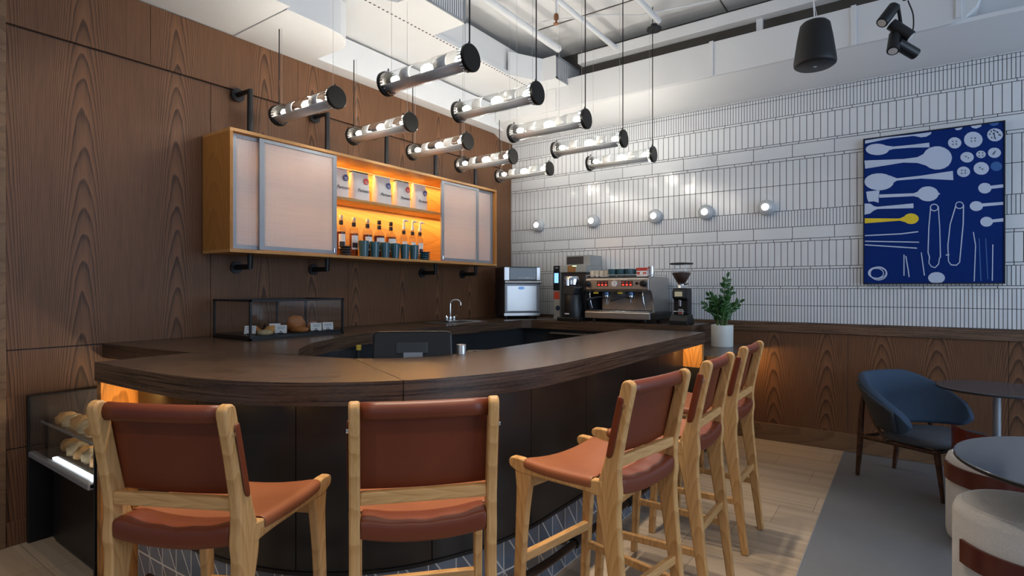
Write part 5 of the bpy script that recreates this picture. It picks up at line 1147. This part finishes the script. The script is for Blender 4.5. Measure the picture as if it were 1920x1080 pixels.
# ------------------------------------------------------------------ potted plant
pp = thing('potted_plant', 'green leafy plant in a white round pot at the end of the counter', 'plant', (-1.325, 5.05, .8855))
MB().lathe([(.088, 0), (.092, .004), (.093, .188), (.090, .190), (.084, .188), (.083, .165)], 36).build('pot', M['pot'], pp, smooth=45)
MB().lathe([(0, .160), (.0835, .158)], 24).build('soil', M['soil'], pp)
rg = random.Random(8)
stems = [(-.13, .31, -.05, .35), (-.06, .30, .05, .36), (.055, .49, .02, .48), (.075, .36, 0, .22), (.14, .25, -.04, .14), (.01, .26, -.08, .24), (-.155, .23, .0, .20)]
rt = Vector((math.cos(YAW), math.sin(YAW), 0)); fd = Vector((-math.sin(YAW), math.cos(YAW), 0))
for (sx, h, dy, bend) in stems:
    base = Vector((sx * .25, dy * .3, .158)); 
    tip = rt * sx + fd * dy + Vector((0, 0, .158 + h * .92))
    mid = base.lerp(tip, .5) + Vector((0, 0, h * .12)) - rt * sx * .25
    q = catmull([base, mid, tip], 8)
    st = MB().tube(q, [.008 - .005 * i / (len(q) - 1) for i in range(len(q))], 8).build('stem', M['stemm'], pp, smooth=60)
    m = MB(); nl = 8
    for i in range(nl):
        f = .28 + .72 * i / (nl - 1); p = q[min(len(q) - 1, int(f * (len(q) - 1)))]; tg = (q[min(len(q) - 1, int(f * (len(q) - 1)) + 1)] - q[max(0, int(f * (len(q) - 1)) - 1)]).normalized()
        for s in (-1, 1) if i < nl - 1 else (0,):
            az = rg.uniform(-.5, .5)
            sd = (rt * math.cos(az) + fd * math.sin(az)); sd = (sd - tg * sd.dot(tg)).normalized()
            d = (sd * s * 1.0 + tg * (.85 if s else 1)).normalized(); L = .062 * (1 - .35 * abs(f - .6)) * rg.uniform(.85, 1.15); W_ = .0145
            nn = d.cross(sd if s == 0 else tg).normalized(); wv = d.cross(nn).normalized() if s else sd
            wv = nn.cross(d).normalized()
            pts_ = []
            for k, (a, ww) in enumerate(((0, .12), (.2, .7), (.45, 1.0), (.7, .85), (.9, .4), (1, .02))):
                c0 = p + d * L * a - nn * (a * a) * .012
                pts_.append([c0 - wv * W_ * ww + nn * .003 * ww, c0, c0 + wv * W_ * ww + nn * .003 * ww])
            m.grid(pts_)
    m.build('leaves', M['leaf'], st, smooth=80, solid=.0012)

# ------------------------------------------------------------------ lounge chair
lc = thing('lounge_chair', 'blue upholstered lounge chair with dark wooden legs by the oak dado', 'armchair', (-.190, 5.054, 0), R(-32.5))
def leg(pts, name, r): return MB().tube(catmull(pts, 6), r, 10).build(name, M['walnut'], lc, smooth=60)
for s in (-1, 1):
    leg([(.0, s * .205, 0), (.02, s * .21, .20), (.035, s * .215, .42), (.052, s * .213, .64)], 'rear_leg', [.011 + .010 * math.sin(PI * min(1, i / 18 * .8 + .1)) for i in range(19)])
    leg([(.59, s * .215, 0), (.57, s * .21, .16), (.545, s * .205, .335)], 'front_leg', [.010 + .012 * i / 12 for i in range(13)])
    leg([(.03, s * .212, .30), (.30, s * .25, .318), (.56, s * .212, .315)], 'side_rail', .016)
    leg([(.27, s * .285, .325), (.155, s * .265, .47), (.055, s * .21, .66)], 'back_strut', .011)
leg([(.545, -.205, .318), (.545, .205, .318)], 'front_rail', .016)
leg([(.06, -.2, .305), (.06, .2, .305)], 'rear_rail', .014)
# seat pad
rows = []
N = 28
def sq(a, hx, hy, e): return (hx * math.copysign(abs(math.cos(a)) ** e, math.cos(a)), hy * math.copysign(abs(math.sin(a)) ** e, math.sin(a)))
for (f, z) in ((.0, .332), (.90, .334), (.98, .345), (1.0, .365), (.98, .388), (.90, .402), (.5, .412), (0.0, .414)):
    ring = []
    for k in range(N):
        a = 2 * PI * k / N; x, y = sq(a, .255 * max(f, .001), .275 * max(f, .001), .62)
        ring.append((.40 + x, y * (1 + .10 * (x / .275)), z + .02 * (x / .275) * f))
    rows.append(ring)
MB().grid(rows, close=True).build('seat', M['greyfab'], lc, smooth=180)
# curved back shell with two wings
rows_i = []; NA = 34
def shell(off):
    rows = []
    for j in range(13):
        v = j / 12; row = []
        for i in range(NA + 1):
            th = R(-103 + 206 * i / NA); u = abs(th) / R(103)
            ztop = .775 - .24 * max(0, (u - .30) / .70) ** 1.2 ; zbot = .400 + .03 * max(0, u - .5)
            if u > .86: k_ = (u - .86) / .14; mid = (ztop + zbot) / 2; q_ = math.sqrt(max(0, 1 - k_ * k_)); ztop = mid + (ztop - mid) * q_; zbot = mid + (zbot - mid) * q_
            z = zbot + (ztop - zbot) * v
            lean = (z - .42) * (.42 - .12 * u)
            rr = .255 + .03 * u + lean + off
            x = .385 - rr * math.cos(th) * (1.0 if abs(th) < PI / 2 else 1.25); y = rr * math.sin(th) * 1.12
            row.append((x, y, z))
        rows.append(row)
    return rows
MB().grid(shell(0)).build('backrest', M['bluefab'], lc, smooth=180, solid=.055, subd=1)
for s in (-1, 1):
    sh = shell(.036); rr = []
    for j in range(1, 12):
        cols = range(2, 11) if s < 0 else range(NA - 10, NA - 1)
        rr.append([sh[j][i] for i in cols])
    plabel(MB().grid(rr).build('wing_pad', M['darkfab'], lc, smooth=180, solid=.02), 'charcoal outer side of the wing')

# ------------------------------------------------------------------ round tables
def table(x, y, r, label):
    t = thing('round_table', label, 'table', (x, y, 0), 0, 'dark round pedestal tables')
    MB().lathe([(0, .722), (r - .006, .722), (r, .726), (r, .7365)], 72).build('table_edge', M['tablerim'], t, smooth=30)
    MB().lathe([(r, .7365), (r - .003, .740), (0, .740)], 72).build('tabletop', M['tabletop'], t, smooth=30)
    MB().lathe([(.0, .70), (.12, .70), (.12, .722)], 24).build('mounting_plate', M['black'], t)
    MB().lathe([(.021, .018), (.021, .70)], 20).build('column', M['alu'], t, smooth=40)
    MB().lathe([(.0, 0), (.20, 0), (.20, .008), (.03, .020), (.021, .03)], 36).build('base', M['black'], t, smooth=30)
table(.487, 4.845, .325, 'dark round table by the oak dado, beside the blue lounge chair')
table(.655, 2.883, .50, 'dark round table nearest the camera at the right edge')
# round upholstered stools with a bent red brown band
def pouf(x, y, r, h, rz, label, bz=(.355, .445)):
    t = thing('round_stool', label, 'stool', (x, y, 0), rz, 'cream round stools with a red brown band')
    MB().lathe([(r - .02, .02), (r - .006, .03), (r, .06), (r, h - .045), (r - .010, h - .016), (r - .035, h - .003), (r - .10, h), (0, h + .002)], 48).build('cushion_body', M['boucle'], t, smooth=60)
    MB().lathe([(0, 0), (r - .04, 0), (r - .04, .022)], 32).build('base', M['black'], t)
    m = MB(); rows = []
    A0, A1 = -82, 82; n = 40
    for i in range(n + 1):
        a = R(A0 + (A1 - A0) * i / n); e = abs(i / n * 2 - 1); dz = .012 * (1 - e * e)
        rows.append([((r + .0015) * math.cos(a), (r + .0015) * math.sin(a), bz[0] - dz), ((r + .0015) * math.cos(a), (r + .0015) * math.sin(a), bz[1] - dz), ((r + .014) * math.cos(a), (r + .014) * math.sin(a), bz[1] - dz), ((r + .014) * math.cos(a), (r + .014) * math.sin(a), bz[0] - dz)])
    m.grid(rows, close=True); k = len(m.v); m.f += [[0, 1, 2, 3], [k - 4, k - 3, k - 2, k - 1]]; m.mi += [0, 0]
    m.build('band', M['redwood'], t, smooth=40)
    MB().lathe([(r - .035, h - .004), (r - .030, h - .001), (r - .026, h - .0055)], 48).build('piping', M['boucle'], t, smooth=60)
    return t
pouf(.39, 2.863, .24, .56, R(-70), 'cream round stool nearest the camera, its top in full view', (.345, .432))
pouf(.418, 3.955, .24, .49, R(-87), 'cream round stool at the left behind the near table', (.355, .445))
pouf(.46, 4.47, .22, .40, R(-90), 'cream round stool half hidden between the two tables, its band standing above the seat', (.365, .545))
